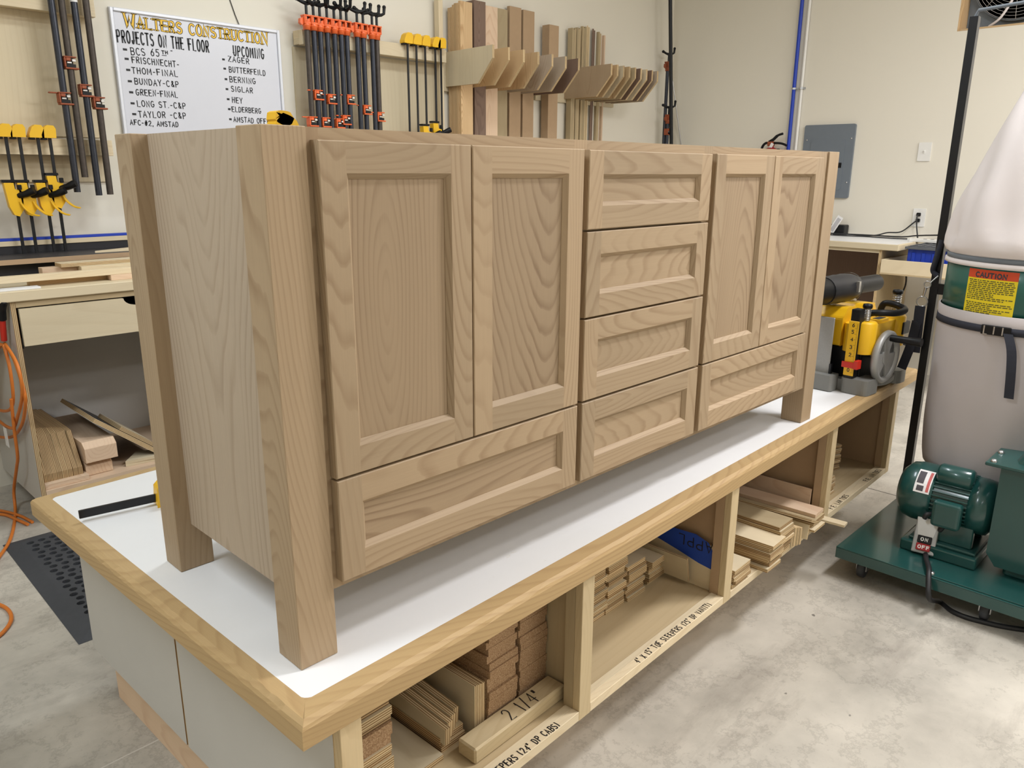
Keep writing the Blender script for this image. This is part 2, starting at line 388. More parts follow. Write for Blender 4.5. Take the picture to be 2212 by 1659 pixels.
def front(name, x0, x1, z0, z1, s=.0465, horiz=False, panel='alder_panel'):
    m = M(); c = .0016; bv = .0085; bd = .0092; y0 = YD; y1 = YD + TH
    def board(ax, vs, fs, seed):
        if seed: m.seed()
        m.ax = ax; m.th = 1; m.c = Vector(((x0 + x1) / 2, y0, (z0 + z1) / 2)); m.add(vs, fs)
    def brd(ax, x, z):
        m.seed(); m.ax = ax; m.th = 1; m.c = Vector((x, y0, z))
    for sx in (0, 1):                                                 # stiles
        xa = x0 if not sx else x1; d = 1 if not sx else -1
        brd(2, xa + d * s / 2, (z0 + z1) / 2)
        xi = xa + d * s; xc = xa + d * c; xb = xi + d * bv
        vs = [(xc, y0, z0 + c), (xi, y0, z0 + c), (xi, y0, z1 - c), (xc, y0, z1 - c), (xa, y0 + c, z0), (xa, y0 + c, z1), (xa, y1, z0), (xa, y1, z1),
              (xi, y0, z0 + s), (xi, y0, z1 - s), (xb, y0 + bd, z0 + s + bv), (xb, y0 + bd, z1 - s - bv), (xb, y0 + bd + .004, z0 + s + bv), (xb, y0 + bd + .004, z1 - s - bv),
              (xi, y0 + c, z0), (xi, y0 + c, z1), (xi, y1, z0), (xi, y1, z1)]
        fs = [(0, 1, 8, 9, 2, 3), (4, 0, 3, 5), (6, 4, 5, 7), (8, 10, 11, 9), (10, 12, 13, 11), (0, 4, 14, 1), (3, 2, 15, 5), (4, 6, 16, 14), (5, 15, 17, 7), (6, 7, 17, 16)]
        m.add(vs, [f if d > 0 else f[::-1] for f in fs])
    for sz in (0, 1):                                                 # rails
        za = z0 if not sz else z1; d = 1 if not sz else -1
        brd(0, (x0 + x1) / 2, za + d * s / 2)
        zi = za + d * s; zc = za + d * c; zb = zi + d * bv; a = x0 + s; b = x1 - s
        vs = [(a, y0, zc), (b, y0, zc), (b, y0, zi), (a, y0, zi), (a, y0 + c, za), (b, y0 + c, za), (a, y1, za), (b, y1, za),
              (a + bv, y0 + bd, zb), (b - bv, y0 + bd, zb), (a + bv, y0 + bd + .004, zb), (b - bv, y0 + bd + .004, zb), (a, y1, zi), (b, y1, zi)]
        fs = [(0, 1, 2, 3), (4, 5, 1, 0), (6, 7, 5, 4), (3, 2, 9, 8), (8, 9, 11, 10), (6, 12, 13, 7)]
        m.add(vs, [f if d > 0 else f[::-1] for f in fs])
    o = m.build(name, MT['alder'], van)
    p = M(); p.box(x0 + s - .004, x1 - s + .004, y0 + bd + .0012, y1 - .002, z0 + s - .004, z1 - s + .004, ax=0 if horiz else 2, th=1, tone=RND.uniform(-.4, .4))
    p.build('panel', MT[panel], o)
    return o
DB, DT = .3195, .8415
front('door', .0805, .3795, DB, DT); front('door', .3822, .6830, DB, DT)
front('door', 1.1865, 1.4855, DB, DT); front('door', 1.4882, 1.7945, DB, DT)
front('drawer', .0805, .6830, .136, .3152, horiz=True); front('drawer', 1.1865, 1.7945, .136, .3152, horiz=True, panel='alder')
for z0, z1 in ((.6845, .8405), (.5025, .6800), (.3205, .4980), (.136, .3155)): front('drawer', .6985, 1.1655, z0, z1, horiz=True, panel='alder')
# ---------------------------------------------------------------- workbench (assembly table)
BT = .03044
bench = thing('workbench', 'low white topped assembly bench with hardwood edging and open storage bays', 'workbench', (-.0708, -.1178, 0), BT)
BO = Vector((-.0708, -.1178, 0)); BR = Matrix.Rotation(BT, 3, 'Z')
def B(u, v, z): return BO + BR @ Vector((u, v, z))
UR = 3.01; VD = 1.22; HB = -.4055; VF = .0087; UE = 2.80; ST = .050
m = M(); m.add(*(lambda p: ([(a, b, -.0004) for a, b in p], [tuple(range(len(p)))]))(rrect(.036, UR - .036, .046, VD - .036, .018)))
m.build('work_surface', MT['lam'], bench)
m = M(); m.box(.03, UR - .03, .04, VD - .03, -.045, -.001, ax=0); m.build('substrate', MT['mdf'], bench)
# edging: chamfered strips with a rounded inner corner
def edge_strip(p0, p1, inn, w, wo, wo2=None):
    """p0->p1 outer line; inn = inward direction"""
    m = M(); d = Vector((p1[0] - p0[0], p1[1] - p0[1])); L = d.length; d.normalize(); n = Vector(inn)
    m.seed(.2); m.ax = 0 if abs(d.x) > .5 else 1; m.th = 2; m.c = Vector(((p0[0] + p1[0]) / 2, (p0[1] + p1[1]) / 2, -.02))
    prof = [(0, -ST + .005), (0, -.012), (.003, -.006), (.011, 0), (w, 0), (w, -ST), (.005, -ST)]
    vs = []; K = 80
    for i in range(K + 1):
        t = 0 if i == 0 else (L if i == K else .06 + (L - .12) * (i - 1) / (K - 2))
        for j, (q, z) in enumerate(prof):
            e = q if i not in (0, K) else q
            k = q * (((wo if i == 0 else wo2 or wo) / w) if q > .02 else 1); tt = t + (k if i == 0 else (-k if i == K else 0))
            jz = RND.uniform(-.0011, .0011) if j in (1, 2) else 0; jq = RND.uniform(-.0008, .0014) if j in (2, 3) else 0
            vs.append((p0[0] + d.x * tt + n.x * (q + jq), p0[1] + d.y * tt + n.y * (q + jq), z + jz))
    P = len(prof); fs = [(i * P + j, (i + 1) * P + j, (i + 1) * P + (j + 1) % P, i * P + (j + 1) % P) for i in range(K) for j in range(P)]
    m.add(vs, fs); m.add(vs[:P], [tuple(range(P))]); m.add(vs[-P:], [tuple(range(P))[::-1]])
    return m.build('edging', MT['edging'], bench)
edge_strip((0, 0), (UR, 0), (0, 1), .047, .037); edge_strip((UR, 0), (UR, VD), (-1, 0), .037, .047, .037)
edge_strip((UR, VD), (0, VD), (0, -1), .037, .037); edge_strip((0, VD), (0, 0), (1, 0), .037, .037, .047)
for (cu, cv, su, sv) in ((.036, .046, 1, 1), (UR - .036, .046, -1, 1), (UR - .036, VD - .036, -1, -1), (.036, VD - .036, 1, -1)):   # rounded inner corners
    r = .019; pts = [(cu, cv)] + [(cu + su * r * (1 - math.sin(t)), cv + sv * r * (1 - math.cos(t))) for t in [PI / 2 * k / 5 for k in range(6)]]
    m = M(); m.add([(a, b, -.0002) for a, b in pts], [tuple(range(len(pts))) if su * sv > 0 else tuple(range(len(pts)))[::-1]])
    m.build('edging_corner', MT['edging'], bench)
EP = .07                                                              # carcass
VM = .607
for a, b in ((VF + .02, VM - .004), (VM + .004, 1.145)):
    m = M(); m.box(EP, EP + .018, a, b, -.428, -ST, ax=2, em=1, th=0); m.build('end_panel', [MT['melamine'], MT['plyedge']], bench)
m = M(); m.box(EP + .003, EP + .016, VM - .0045, VM + .0045, -.428, -ST, ax=2); m.build('seam_strip', MT['poplar'], bench)
posts = [(.071, .113), (.700, .742), (1.375, 1.417), (2.105, 2.147), (UE - .042, UE)]
for i, (a, b) in enumerate(posts):
    m = M(); m.box(a, b, VF, VF + .020, HB - .001, -ST, ax=2, th=1); m.build('post', MT['poplar'], bench, .001)
    if i:
        m = M(); m.box(a + .024, a + .042, VF + .046, .60, HB + .018, -ST, ax=2); m.box(a, a + .042, VF + .020, VF + .046, HB + .02, -ST, ax=2); m.build('divider', MT['mdf'] if i != 1 else MT['tanply'], bench)
m = M()
for (a, b), (c, d) in zip(posts, posts[1:]): m.box(b, c, VF, VF + .02, HB, HB + .024, ax=0, th=1); m.box(b, c, VF + .02, VF + .04, HB, HB + .0235, ax=0, th=1)
m.build('bottom_rail', MT['pine'], bench, .001)
m = M(); m.box(EP + .018, UE, VF + .04, .60, HB + .002, HB + .020, ax=0, em=1, th=2); m.box(EP + .018, UE, .614, 1.12, HB - .02, HB - .002, ax=0, em=1, th=2)
m.build('bottom_shelf', [MT['tanply'], MT['plyedge']], bench)
m = M(); m.box(EP + .02, UE, .60, .612, HB - .02, -ST, ax=0); m.build('back_panel', MT['tanply'], bench)
m = M(); m.box(EP + .018, UE, 1.12, 1.138, HB - .02, -ST, ax=0); m.build('rear_panel', MT['tanply'], bench)
m = M(); m.box(UE - .018, UE, .62, 1.12, HB - .02, -ST, ax=2); m.build('right_panel', MT['tanply'], bench)
m = M(); m.box(.114, .132, .16, 1.146, FLOOR, HB - .02, ax=1); m.box(.132, 2.62, .16, .178, FLOOR, HB - .02, ax=0); m.box(.132, 2.62, 1.128, 1.146, FLOOR, HB - .02, ax=0); m.box(2.602, 2.62, .178, 1.128, FLOOR, HB - .02, ax=1)
m.build('plinth', MT['maple'], bench)
# ---------------------------------------------------------------- lettering: stroke letters laid as flat marker lines
def A_(cx, cy, rx, ry, a, b, n=9): return [(cx + rx * math.cos(math.radians(a + (b - a) * i / n)), cy + ry * math.sin(math.radians(a + (b - a) * i / n))) for i in range(n + 1)]
GL = {'A': [[(0, 0), (.5, 1), (1, 0)], [(.18, .36), (.82, .36)]],
 'B': [[(.05, 0), (.05, 1)], [(.05, 1), (.5, 1)] + A_(.55, .76, .36, .24, 90, -90) + [(.05, .52)], [(.5, .52)] + A_(.58, .26, .4, .26, 90, -90) + [(.05, 0)]],
 'C': [A_(.55, .5, .52, .5, 48, 312, 14)], 'D': [[(.05, 0), (.05, 1), (.4, 1)] + A_(.42, .5, .54, .5, 90, -90, 12) + [(.05, 0)]],
 'E': [[(.95, 1), (.08, 1), (.08, 0), (.95, 0)], [(.08, .52), (.8, .52)]], 'F': [[(.95, 1), (.08, 1), (.08, 0)], [(.08, .54), (.8, .54)]],
 'G': [A_(.52, .5, .5, .5, 50, 335, 14) + [(.97, .46), (.6, .46)]], 'H': [[(.08, 0), (.08, 1)], [(.92, 0), (.92, 1)], [(.08, .52), (.92, .52)]],
 'I': [[(.5, 0), (.5, 1)]], 'J': [[(.8, 1), (.8, .3)] + A_(.45, .3, .35, .3, 0, -170, 8)], 'K': [[(.08, 0), (.08, 1)], [(.92, 1), (.1, .42)], [(.36, .6), (.95, 0)]],
 'L': [[(.1, 1), (.1, 0), (.92, 0)]], 'M': [[(.02, 0), (.1, 1), (.5, .3), (.9, 1), (.98, 0)]], 'N': [[(.06, 0), (.06, 1), (.94, 0), (.94, 1)]],
 'O': [A_(.5, .5, .5, .5, 90, 450, 18)], 'P': [[(.08, 0), (.08, 1), (.5, 1)] + A_(.55, .74, .4, .26, 90, -90) + [(.08, .48)]],
 'R': [[(.08, 0), (.08, 1), (.5, 1)] + A_(.55, .74, .38, .26, 90, -90) + [(.08, .48)], [(.45, .48), (.96, 0)]],
 'S': [A_(.5, .75, .42, .25, 35, 270, 9) + A_(.5, .25, .44, .25, 90, -145, 9)], 'T': [[(0, 1), (1, 1)], [(.5, 1), (.5, 0)]],
 'U': [[(.06, 1), (.06, .35)] + A_(.5, .35, .44, .35, 180, 360, 9) + [(.94, 1)]], 'V': [[(0, 1), (.5, 0), (1, 1)]], 'W': [[(0, 1), (.26, 0), (.5, .75), (.74, 0), (1, 1)]],
 'X': [[(.05, 1), (.95, 0)], [(.95, 1), (.05, 0)]], 'Y': [[(.02, 1), (.5, .48), (.98, 1)], [(.5, .48), (.5, 0)]], 'Z': [[(.05, 1), (.95, 1), (.05, 0), (.95, 0)]],
 '0': [A_(.5, .5, .42, .5, 90, 450, 16)], '1': [[(.25, .8), (.5, 1), (.5, 0)]], '2': [A_(.48, .72, .4, .28, 165, -30, 9) + [(.08, 0), (.95, 0)]],
 '3': [A_(.45, .75, .4, .25, 150, -80, 8) + A_(.45, .25, .45, .25, 80, -150, 8)], '4': [[(.72, 0), (.72, 1), (.05, .32), (1, .32)]], '5': [[(.9, 1), (.2, 1), (.15, .58)] + A_(.45, .32, .44, .32, 120, -140, 10)],
 '6': [[(.75, 1), (.25, .6)] + A_(.5, .3, .4, .3, 150, 510, 14)], '7': [[(.05, 1), (.95, 1), (.35, 0)]], '8': [A_(.5, .75, .36, .25, 90, 450, 12), A_(.5, .26, .44, .26, 90, 450, 12)],
 '-': [[(.15, .48), (.85, .48)]], '.': [[(.4, .03), (.5, .03)]], ',': [[(.5, .08), (.38, -.14)]], '#': [[(.3, 0), (.42, 1)], [(.62, 0), (.74, 1)], [(.05, .64), (1, .64)], [(0, .34), (.95, .34)]],
 '&': [[(.9, .3), (.55, 0), (.2, .12), (.2, .35), (.7, .7), (.6, .95), (.35, .95), (.28, .72), (.95, 0)]], '/': [[(.1, -.05), (.9, 1.05)]], '"': [[(.32, 1), (.28, .72)], [(.66, 1), (.62, .72)]],
 '(': [A_(1.1, .5, .75, .62, 130, 230, 8)], ')': [A_(-.1, .5, .75, .62, 50, -50, 8)], '=': [[(.1, .62), (.9, .62)], [(.1, .36), (.9, .36)]]}
def ribbon(m, pts, w, O, ux, uy, mat=0, lift=0.0):
    """flat line of width w through 2-D points, laid in the plane O + x ux + y uy"""
    nrm = ux.cross(uy).normalized(); n = len(pts)
    P = [Vector((p[0], p[1])) for p in pts]; L = []
    for i in range(n):
        d = P[min(i + 1, n - 1)] - P[max(i - 1, 0)]
        if d.length < 1e-9: d = Vector((1, 0))
        d.normalize(); k = 1
        if 0 < i < n - 1:
            a = (P[i] - P[i - 1]).normalized(); k = min(1 / max(.45, abs(a.dot(d))), 1.8)
        ext = d * (w * .35) * (-1 if i == 0 else (1 if i == n - 1 else 0))
        q = Vector((-d.y, d.x)) * w / 2 * k
        L.append((P[i] + ext + q, P[i] + ext - q))
    vs = [O + ux * p.x + uy * p.y + nrm * lift for ab in L for p in ab]
    m.add(vs, [(2 * i, 2 * i + 1, 2 * i + 3, 2 * i + 2) for i in range(n - 1)], mat)
WID = {'I': .35, '1': .5, '.': .3, ',': .3, 'M': 1.15, 'W': 1.35, '-': .7, ' ': .6, '(': .5, ')': .5, '"': .5, 'J': .8, '/': .7}
def write(m, text, O, ux, uy, h, w, cw=.62, gap=.26, jit=0, mat=0, serif=0, lift=0.0, big=(), total=None):
    """write text from baseline origin O; ux, uy unit vectors; h height; w line width"""
    R = random.Random(len(text) * 7 + 3)
    adv = sum((WID.get(c, 1) * cw + gap) * h * (1.3 if i in big else 1) for i, c in enumerate(text))
    sx = total / adv if total else 1
    x = 0
    for i, ch in enumerate(text):
        k = 1.3 if i in big else 1
        cwid = WID.get(ch, 1) * cw * h * sx * k; hh = h * k
        dy = R.uniform(-jit, jit) * h; sl = R.uniform(-jit, jit) * .6
        for st in GL.get(ch, []):
            pts = [(x + p[0] * cwid + p[1] * sl * h, dy + p[1] * hh - (k - 1) * h * .15) for p in st]
            ribbon(m, pts, w * (1.15 if k > 1 else 1), O, ux, uy, mat, lift)
            if serif and ch not in 'OCSG':
                for q in (pts[0], pts[-1]): ribbon(m, [(q[0] - serif, q[1]), (q[0] + serif, q[1])], w * .5, O, ux, uy, mat, lift)
        x += cwid + gap * h * sx * k
    return x
# ---------------------------------------------------------------- writing on the bench shelves
V3 = Vector
def shelf_text(text, u0, u1, v, h, w=.0045):
    m = M(); write(m, text, V3((u0, v, HB + .0245)), V3((1, 0, 0)), V3((0, 1, 0)), h, w, cw=.5, gap=.3, jit=.1, total=u1 - u0)
    m.build('lettering', MT['ink'], bench)
shelf_text('TOE SLEEPERS (24" DP CABS)', .372, .640, .012, .017, .0026)
shelf_text('4" X 15" TOE SLEEPERS (25" DP VANITY)', .945, 1.318, .012, .017, .0024)
shelf_text('ANNE', 1.62, 1.67, .014, .015, .0026)
shelf_text('F.E. LAM TOES', 2.20, 2.37, .012, .018, .0028)
shelf_text('F.E. 1/4 TOES', 2.56, 2.73, .012, .018, .0028)
# ---------------------------------------------------------------- offcuts stored in the bays
ZS = HB + .0205
def board(name, label, cat, group, u0, u1, v0, v1, z0, z1, ax, mats, r=0, em=1, tilt=(0, 0), th=None, bev=0):
    m = M(); du, dv, dz = (u1 - u0) / 2, (v1 - v0) / 2, (z1 - z0) / 2
    m.box(-du, du, -dv, dv, -dz, dz, ax=ax, em=em if len(mats) > 1 else None, th=th)
    o = m.build(name, mats, None, bev); o.location = B((u0 + u1) / 2, (v0 + v1) / 2, (z0 + z1) / 2); o.rotation_euler = (tilt[0], tilt[1], BT + r)
    return tag(o, label, cat, group)
PLY = [MT['birch'], MT['plyedge']]; PLYD = [MT['tanply'], MT['plyedge_dark']]; PART = [MT['particle']]
def stack(label, group, u0, u1, v0, v1, z0, ths, mats=PLY, ju=.004, jv=.006, ax=1, name='plywood_strip', r=0, jr=0, zmax=None):
    z = z0; i = 0; R = random.Random(int(u0 * 1000) + 5)
    for t in ths:
        a = R.uniform(-ju, ju); b = R.uniform(-jv, jv)
        mm = mats[i % len(mats)] if isinstance(mats[0], list) else mats
        board(name, label, 'board', group, u0 + a, u1 + a, v0 + b, v1 + b, z, z + t - .0003, ax, mm, r + R.uniform(-jr, jr), th=2)
        z += t; i += 1
    return z
stack('plywood strip in the narrow stack beside the end post of the left bay', 'narrow plywood stack in the left bay', .092, .160, .122, .50, ZS, [.0185] * 15 + [.012], [PLY, PLYD], .0025)
stack('plywood strip in the striped stack left of the tan sheets', 'striped plywood stack in the left bay', .1655, .257, .12, .50, ZS, [.012] * 4 + [.0185] * 3 + [.012] * 2, [PLY, PLYD, PLY], .003)
stack('chipboard strip inside the striped plywood stack', 'chipboard strips in the striped stack', .1655, .257, .12, .50, ZS + .1275, [.026, .026], PART, .002, name='chipboard_strip')
stack('plywood strip on top of the striped stack above the chipboard', 'upper plywood strips of the striped stack', .1655, .257, .118, .50, ZS + .1797, [.0185] * 4 + [.012], [PLYD, PLY], .003)
board('plywood_sheet', 'flat tan plywood sheet lying on the shelf in front of the left bay', 'board', None, .272, .394, .128, .52, ZS, ZS + .012, 1, PLY, th=2)
board('plywood_offcut', 'short plywood offcut lying under the thick flat board', 'board', None, .402, .470, .143, .52, ZS, ZS + .018, 1, PLYD, th=2)
board('plywood_offcut', 'thick flat plywood board with pale top beside the leaning strips', 'board', None, .400, .468, .146, .52, ZS + .0182, ZS + .0362, 1, PLYD, th=2)
for i in range(4):
    board('plywood_strip', 'plywood strip with pale cut end leaning in a bundle above the flat board', 'board', 'leaning strips with pale ends', .402 + i * .0155, .4165 + i * .0155, .130 + i * .008, .56, ZS + .038 + (.004 * i), ZS + .078 + (.004 * i), 1, PLY, tilt=(.06, 0), th=0)
for i in range(3):
    board('plywood_sheet', 'yellowish plywood sheet standing on edge beside the chipboard column', 'board', 'standing plywood sheets', .486 + i * .0105, .496 + i * .0105, .128, .56, ZS, ZS + .125 - i * .002, 1, PLY, th=0)
stack('chipboard strip in the column beside the standing sheets', 'chipboard column beside the standing sheets', .524, .615, .124, .50, ZS, [.0178] * 17, PART, .004, .004, name='chipboard_strip')
stack('chipboard strip in the column against the divider', 'chipboard column against the divider', .6265, .7195, .124, .50, ZS, [.0178] * 17, PART, .0035, .004, name='chipboard_strip')
o = board('marked_board', 'thick poplar board marked with a size lying in front of the chipboard columns', 'board', None, .426, .720, .066, .119, ZS, ZS + .0375, 0, [MT['poplar']], bev=.004)
m = M(); write(m, '2 1/4"', V3((-.03, -.019, .0195)), V3((1, 0, 0)), V3((0, 1, 0)), .036, .0026, cw=.55, gap=.2, jit=.06, total=.115); m.build('lettering', MT['ink'], o)
# second bay
for (a, b, v, n, t, zt, w) in ((.965, 1.068, .205, 18, .0122, 0, 'first'), (1.073, 1.162, .205, 15, .0122, 0, 'second'), (1.166, 1.256, .200, 9, .0122, 0, 'third'), (1.285, 1.378, .205, 5, .0122, 0, 'fourth')):
    stack('plywood strip in the %s stack from the left in the bay with the blue tape' % w, '%s stack in the blue tape bay' % w, a, b, v, v + .3, ZS, [t] * n, [PLY, PLYD, PLY], .004, .006)
board('plywood_strip', 'thick pale plywood strip topping the fourth stack beside the blue tape', 'board', None, 1.28, 1.374, .196, .5, ZS + .0612, ZS + .0792, 1, PLY, .03, th=2)
board('plywood_offcut', 'short plywood offcut leaning between the fourth stack and the blue tape', 'board', None, 1.356, 1.366, .12, .30, ZS + .012, ZS + .095, 1, PLY, tilt=(0, -.22), th=0)
tb = board('tape_board', 'yellowish plywood panel with blue tape standing against the divider', 'board', None, 1.3845, 1.3965, .022, .55, ZS, ZS + .142, 1, PLY, th=0)
m = M(); cu, cv, cz = 1.3925, .286, ZS + .071
tp = [bz for bz in ((.27, -.235), (.20, -.226), (.115, -.222), (.072, -.236), (.055, -.262), (.047, -.292), (.03, -.320), (.10, -.310), (.17, -.292), (.27, -.270))]
m.add([(-.0066, a - cv, b - cz) for a, b in tp], [tuple(range(len(tp)))]); m.build('tape', MT['bluetape'], tb)
m = M(); write(m, 'APPL', V3((-.0071, .060 - cv, -.238 - cz)), V3((0, 1, 0)), V3((0, 0, -1)), .030, .0035, cw=.7, gap=.3, jit=.05); m.build('lettering', MT['ink'], tb)
# third bay: long strips sticking out over the rail
stack('long plywood strip in the low stack beside the post of the third bay', 'low strip stack in the third bay', 1.432, 1.532, .008, .50, ZS + .004, [.0122] * 5, [PLY, PLYD], .006, .008, jr=.03)
for i, z in enumerate((0, .022)):
    board('hardwood_block', 'reddish plywood block tucked behind the low strip stack', 'block', 'reddish blocks in the third bay', 1.575, 1.665 + .01 * i, .125, .25, ZS + z, ZS + z + .0215, 0, [MT['maple'], MT['plyedge_dark']], .1 * i, th=2)
stack('long plywood strip in the middle stack of the third bay', 'middle strip stack in the third bay', 1.600, 1.692, -.02, .50, ZS + .004, [.0122] * 7, [PLY, PLYD, PLY], .007, .012, jr=.02)
stack('long plywood strip in the tall stack of the third bay', 'tall strip stack in the third bay', 1.700, 1.795, -.012, .50, ZS + .004, [.0122] * 9, [PLY, PLY, PLYD], .006, .012, jr=.015)
for i in range(4):
    board('plywood_strip', 'plywood strip standing on edge beside the tall stack in the third bay', 'board', 'strips on edge in the third bay', 1.803 + i * .0128, 1.815 + i * .0128, -.004 - .004 * i, .5, ZS + .004, ZS + .075 - .004 * i, 1, PLY, th=0)
board('plywood_strip', 'pale plywood strip tilted like a tent over the right end of the third bay', 'board', None, 1.868, 1.953, -.03, .45, ZS + .058, ZS + .068, 1, PLY, .05, tilt=(0, .42), th=2)
board('plywood_strip', 'narrow plywood strip leaning under the tilted tent strip', 'board', None, 1.885, 1.895, -.02, .45, ZS + .005, ZS + .055, 1, PLY, .04, tilt=(0, .25), th=0)
stack('thin long plywood strip in the flat pile at the right of the third bay', 'flat strip pile at the right of the third bay', 1.966, 2.058, -.008, .50, ZS + .004, [.009] * 4, [PLY, PLYD], .008, .01, jr=.02)
board('wood_strip', 'reddish wood strip on top of the flat pile in the third bay', 'board', None, 1.995, 2.07, .0, .5, ZS + .0405, ZS + .0525, 1, [MT['maple']], .02, th=2)
board('wood_strip', 'thin wood slat poking out past the rail beside the third post', 'board', None, 2.062, 2.098, -.075, .3, ZS + .004, ZS + .012, 1, [MT['pine']], .06, th=2)
board('plywood_sheet', 'thin brown sheet leaning along the divider of the third bay', 'board', None, 2.098, 2.104, .06, .56, ZS + .016, ZS + .098, 1, [MT['maple']], tilt=(0, .08), th=0)
# fourth bay
stack('plywood rectangle in the low stack beside the post of the last bay', 'low stack in the last bay', 2.20, 2.372, .075, .20, ZS, [.0085] * 8, [PLY, PLYD], .004, .004, name='plywood_rectangle')
stack('plywood rectangle in the tall dark stack at the back of the last bay', 'tall dark stack in the last bay', 2.50, 2.655, .17, .33, ZS, [.0085] * 13, [PLYD, PLY, PLYD], .004, .004, name='plywood_rectangle', r=-.35, jr=.03)
stack('plywood strip in the pale stack behind the low stack of the last bay', 'pale stack in the last bay', 2.18, 2.33, .225, .4, ZS, [.0122] * 9, [PLY], .004, .004)
# ---------------------------------------------------------------- back wall: whiteboard
wb = thing('whiteboard', 'white dry erase board with gold heading and handwritten project lists on the back wall', 'whiteboard', (1.324, YW, 1.17))
WX0, WX1, WZ0, WZ1 = .902, 1.746, .84, 1.500
yb = YW - .012
m = M(); m.box(WX0 - 1.324, WX1 - 1.324, -.011, -.001, WZ0 - 1.17, WZ1 - 1.17); m.build('board', MT['board'], wb)
m = M()
for a in ((WX0, WX0 + .016, WZ0, WZ1), (WX1 - .016, WX1, WZ0, WZ1), (WX0 + .016, WX1 - .016, WZ1 - .016, WZ1), (WX0 + .016, WX1 - .016, WZ0, WZ0 + .016)):
    m.box(a[0] - 1.324, a[1] - 1.324, -.020, -.0112, a[2] - 1.17, a[3] - 1.17)
m.build('frame', MT['frame'], wb, .003)
UX, UZ = V3((1, 0, 0)), V3((0, 0, 1))
def wtext(text, p0, p1, hz, w, name='lettering', mat='ink', parent=wb, off=V3((1.324, YW, 1.17)), ypl=YW - .0116, **k):
    """p0, p1: where the baseline starts and ends on the board"""
    a = at(*p0, 1, ypl); b = at(*p1, 1, ypl); d = (b - a); L = d.length; d.normalize()
    m = M(); write(m, text, a - off, d, V3((-d.z, 0, d.x)), hz, w, total=L, **k)
    return m.build(name, MT[mat], parent)
q = lambda x, y: (x / 3.3515, y / 3.3515)
wtext('WALTERS CONSTRUCTION', q(905, 190), q(1955, 322), .046, .0118, cw=.8, gap=.32, serif=.010, big=(0, 19), name='heading_outline')
wtext('WALTERS CONSTRUCTION', q(905, 190), q(1955, 322), .046, .0068, 'heading', 'gold', cw=.8, gap=.32, serif=.0078, big=(0, 19), ypl=YW - .0120)
wtext('PROJECTS ON THE FLOOR', q(850, 303), q(1525, 380), .051, .0068, cw=.40, gap=.24)
wtext('UPCOMING', q(1692, 402), q(1922, 428), .046, .0065, cw=.40, gap=.24)
for t, a, b, h in (('BCS 65', (950, 395), (1168, 407), .030), ('-', (1238, 392), (1262, 393), .03), ('FRISCHNECHT-', (957, 453), (1307, 489), .026), ('THOM-FINAL', (957, 530), (1300, 557), .026), ('BUNDAY-C&P', (977, 608), (1305, 634), .026), ('GREEN-FINAL', (987, 688), (1297, 707), .026), ('LONG ST.-C&P', (995, 770), (1355, 787), .026), ('TAYLOR -C&P', (1005, 848), (1358, 860), .027), ('AFC-#2, AMSTAD', (945, 903), (1300, 920), .022),
                  ('TH', (1172, 390), (1224, 394), .014), ('ZAGER', (1653, 445), (1815, 465), .025), ('BUTTERFEILD', (1660, 521), (1930, 549), .025), ('BERNING', (1665, 595), (1860, 609), .026), ('SIGLAR', (1675, 660), (1840, 674), .025), ('HEY', (1682, 743), (1765, 748), .026), ('ELDERBERG', (1680, 807), (1897, 823), .024), ('AMSTAD OFFICE', (1693, 881), (1995, 900), .024)):
    wtext(t, q(*a), q(*b), h, .0042, cw=.60, gap=.30, jit=.05)
wtext('-', q(1168, 405), q(1228, 409), .006, .003, cw=1)
for x, y in ((905, 358), (917, 426), (928, 506), (940, 588), (950, 668), (960, 748), (972, 826), (1618, 430), (1627, 497), (1636, 573), (1643, 645), (1652, 718), (1660, 790), (1668, 863)):
    a = at(*q(x, y), 1, YW - .0114) - V3((1.324, YW, 1.17)); k = .75 if x > 1500 else 1
    m = M(); m.box(a.x - .009 * k, a.x + .009 * k, -.0122, -.0112, a.z - .0045, a.z + .0045); m.build('bullet', MT['ink'], wb)
m = M(); m.tube([(1.482, YW - .003, 1.66), (1.491, YW - .004, 1.61), (1.512, YW - .004, 1.545), (1.528, YW - .006, 1.502)], .0022, 6)
tag(m.build('wire', MT['cable']), 'thin dark wire hanging behind the top edge of the whiteboard', 'wire')
# ---------------------------------------------------------------- clamp racks on the back wall
def rack(name, label, x0, x1, z0, z1, yf, ply=None, capw=.07):
    r = thing(name, label, 'clamp rack', ((x0 + x1) / 2, YW, z0)); ox = (x0 + x1) / 2
    m = M(); m.box(x0 - ox, x1 - ox, yf - YW, yf - YW + .035, 0, z1 - z0, ax=0, th=1); m.build('rail', MT['pine'], r, .0015)
    m = M(); m.box(x0 - ox, x1 - ox, yf - YW + .035, -.013, .004, .034, ax=0); m.build('ledge', MT['pine'], r)
    if ply:
        m = M(); m.box(ply[0] - ox, ply[1] - ox, -.012, -.001, ply[2] - z0, ply[3] - z0, ax=2, th=1); m.build('backing', MT['birch'], r)
    for bx in (x0 - ox + .02, x1 - ox - .02):
        m = M(); m.box(bx - .02, bx + .02, yf - YW + .035, -.012, .0341, z1 - z0, ax=1); m.build('block', MT['pine'], r)
    return r
rack('clamp_rack', 'upper pale wooden clamp rail at the top left of the back wall', -.35, .815, 1.434, 1.507, 2.86, (-.35, .80, .935, 1.52))
rack('clamp_rack', 'lower pale wooden clamp rail on the left of the back wall above the counter', -.35, .818, .854, .922, 2.86, (-.35, .806, .74, .853))
rack('clamp_rack', 'long pale wooden clamp rail right of the whiteboard', 1.828, 2.825, 1.434, 1.506, 2.85, (1.822, 2.80, .80, 1.43))
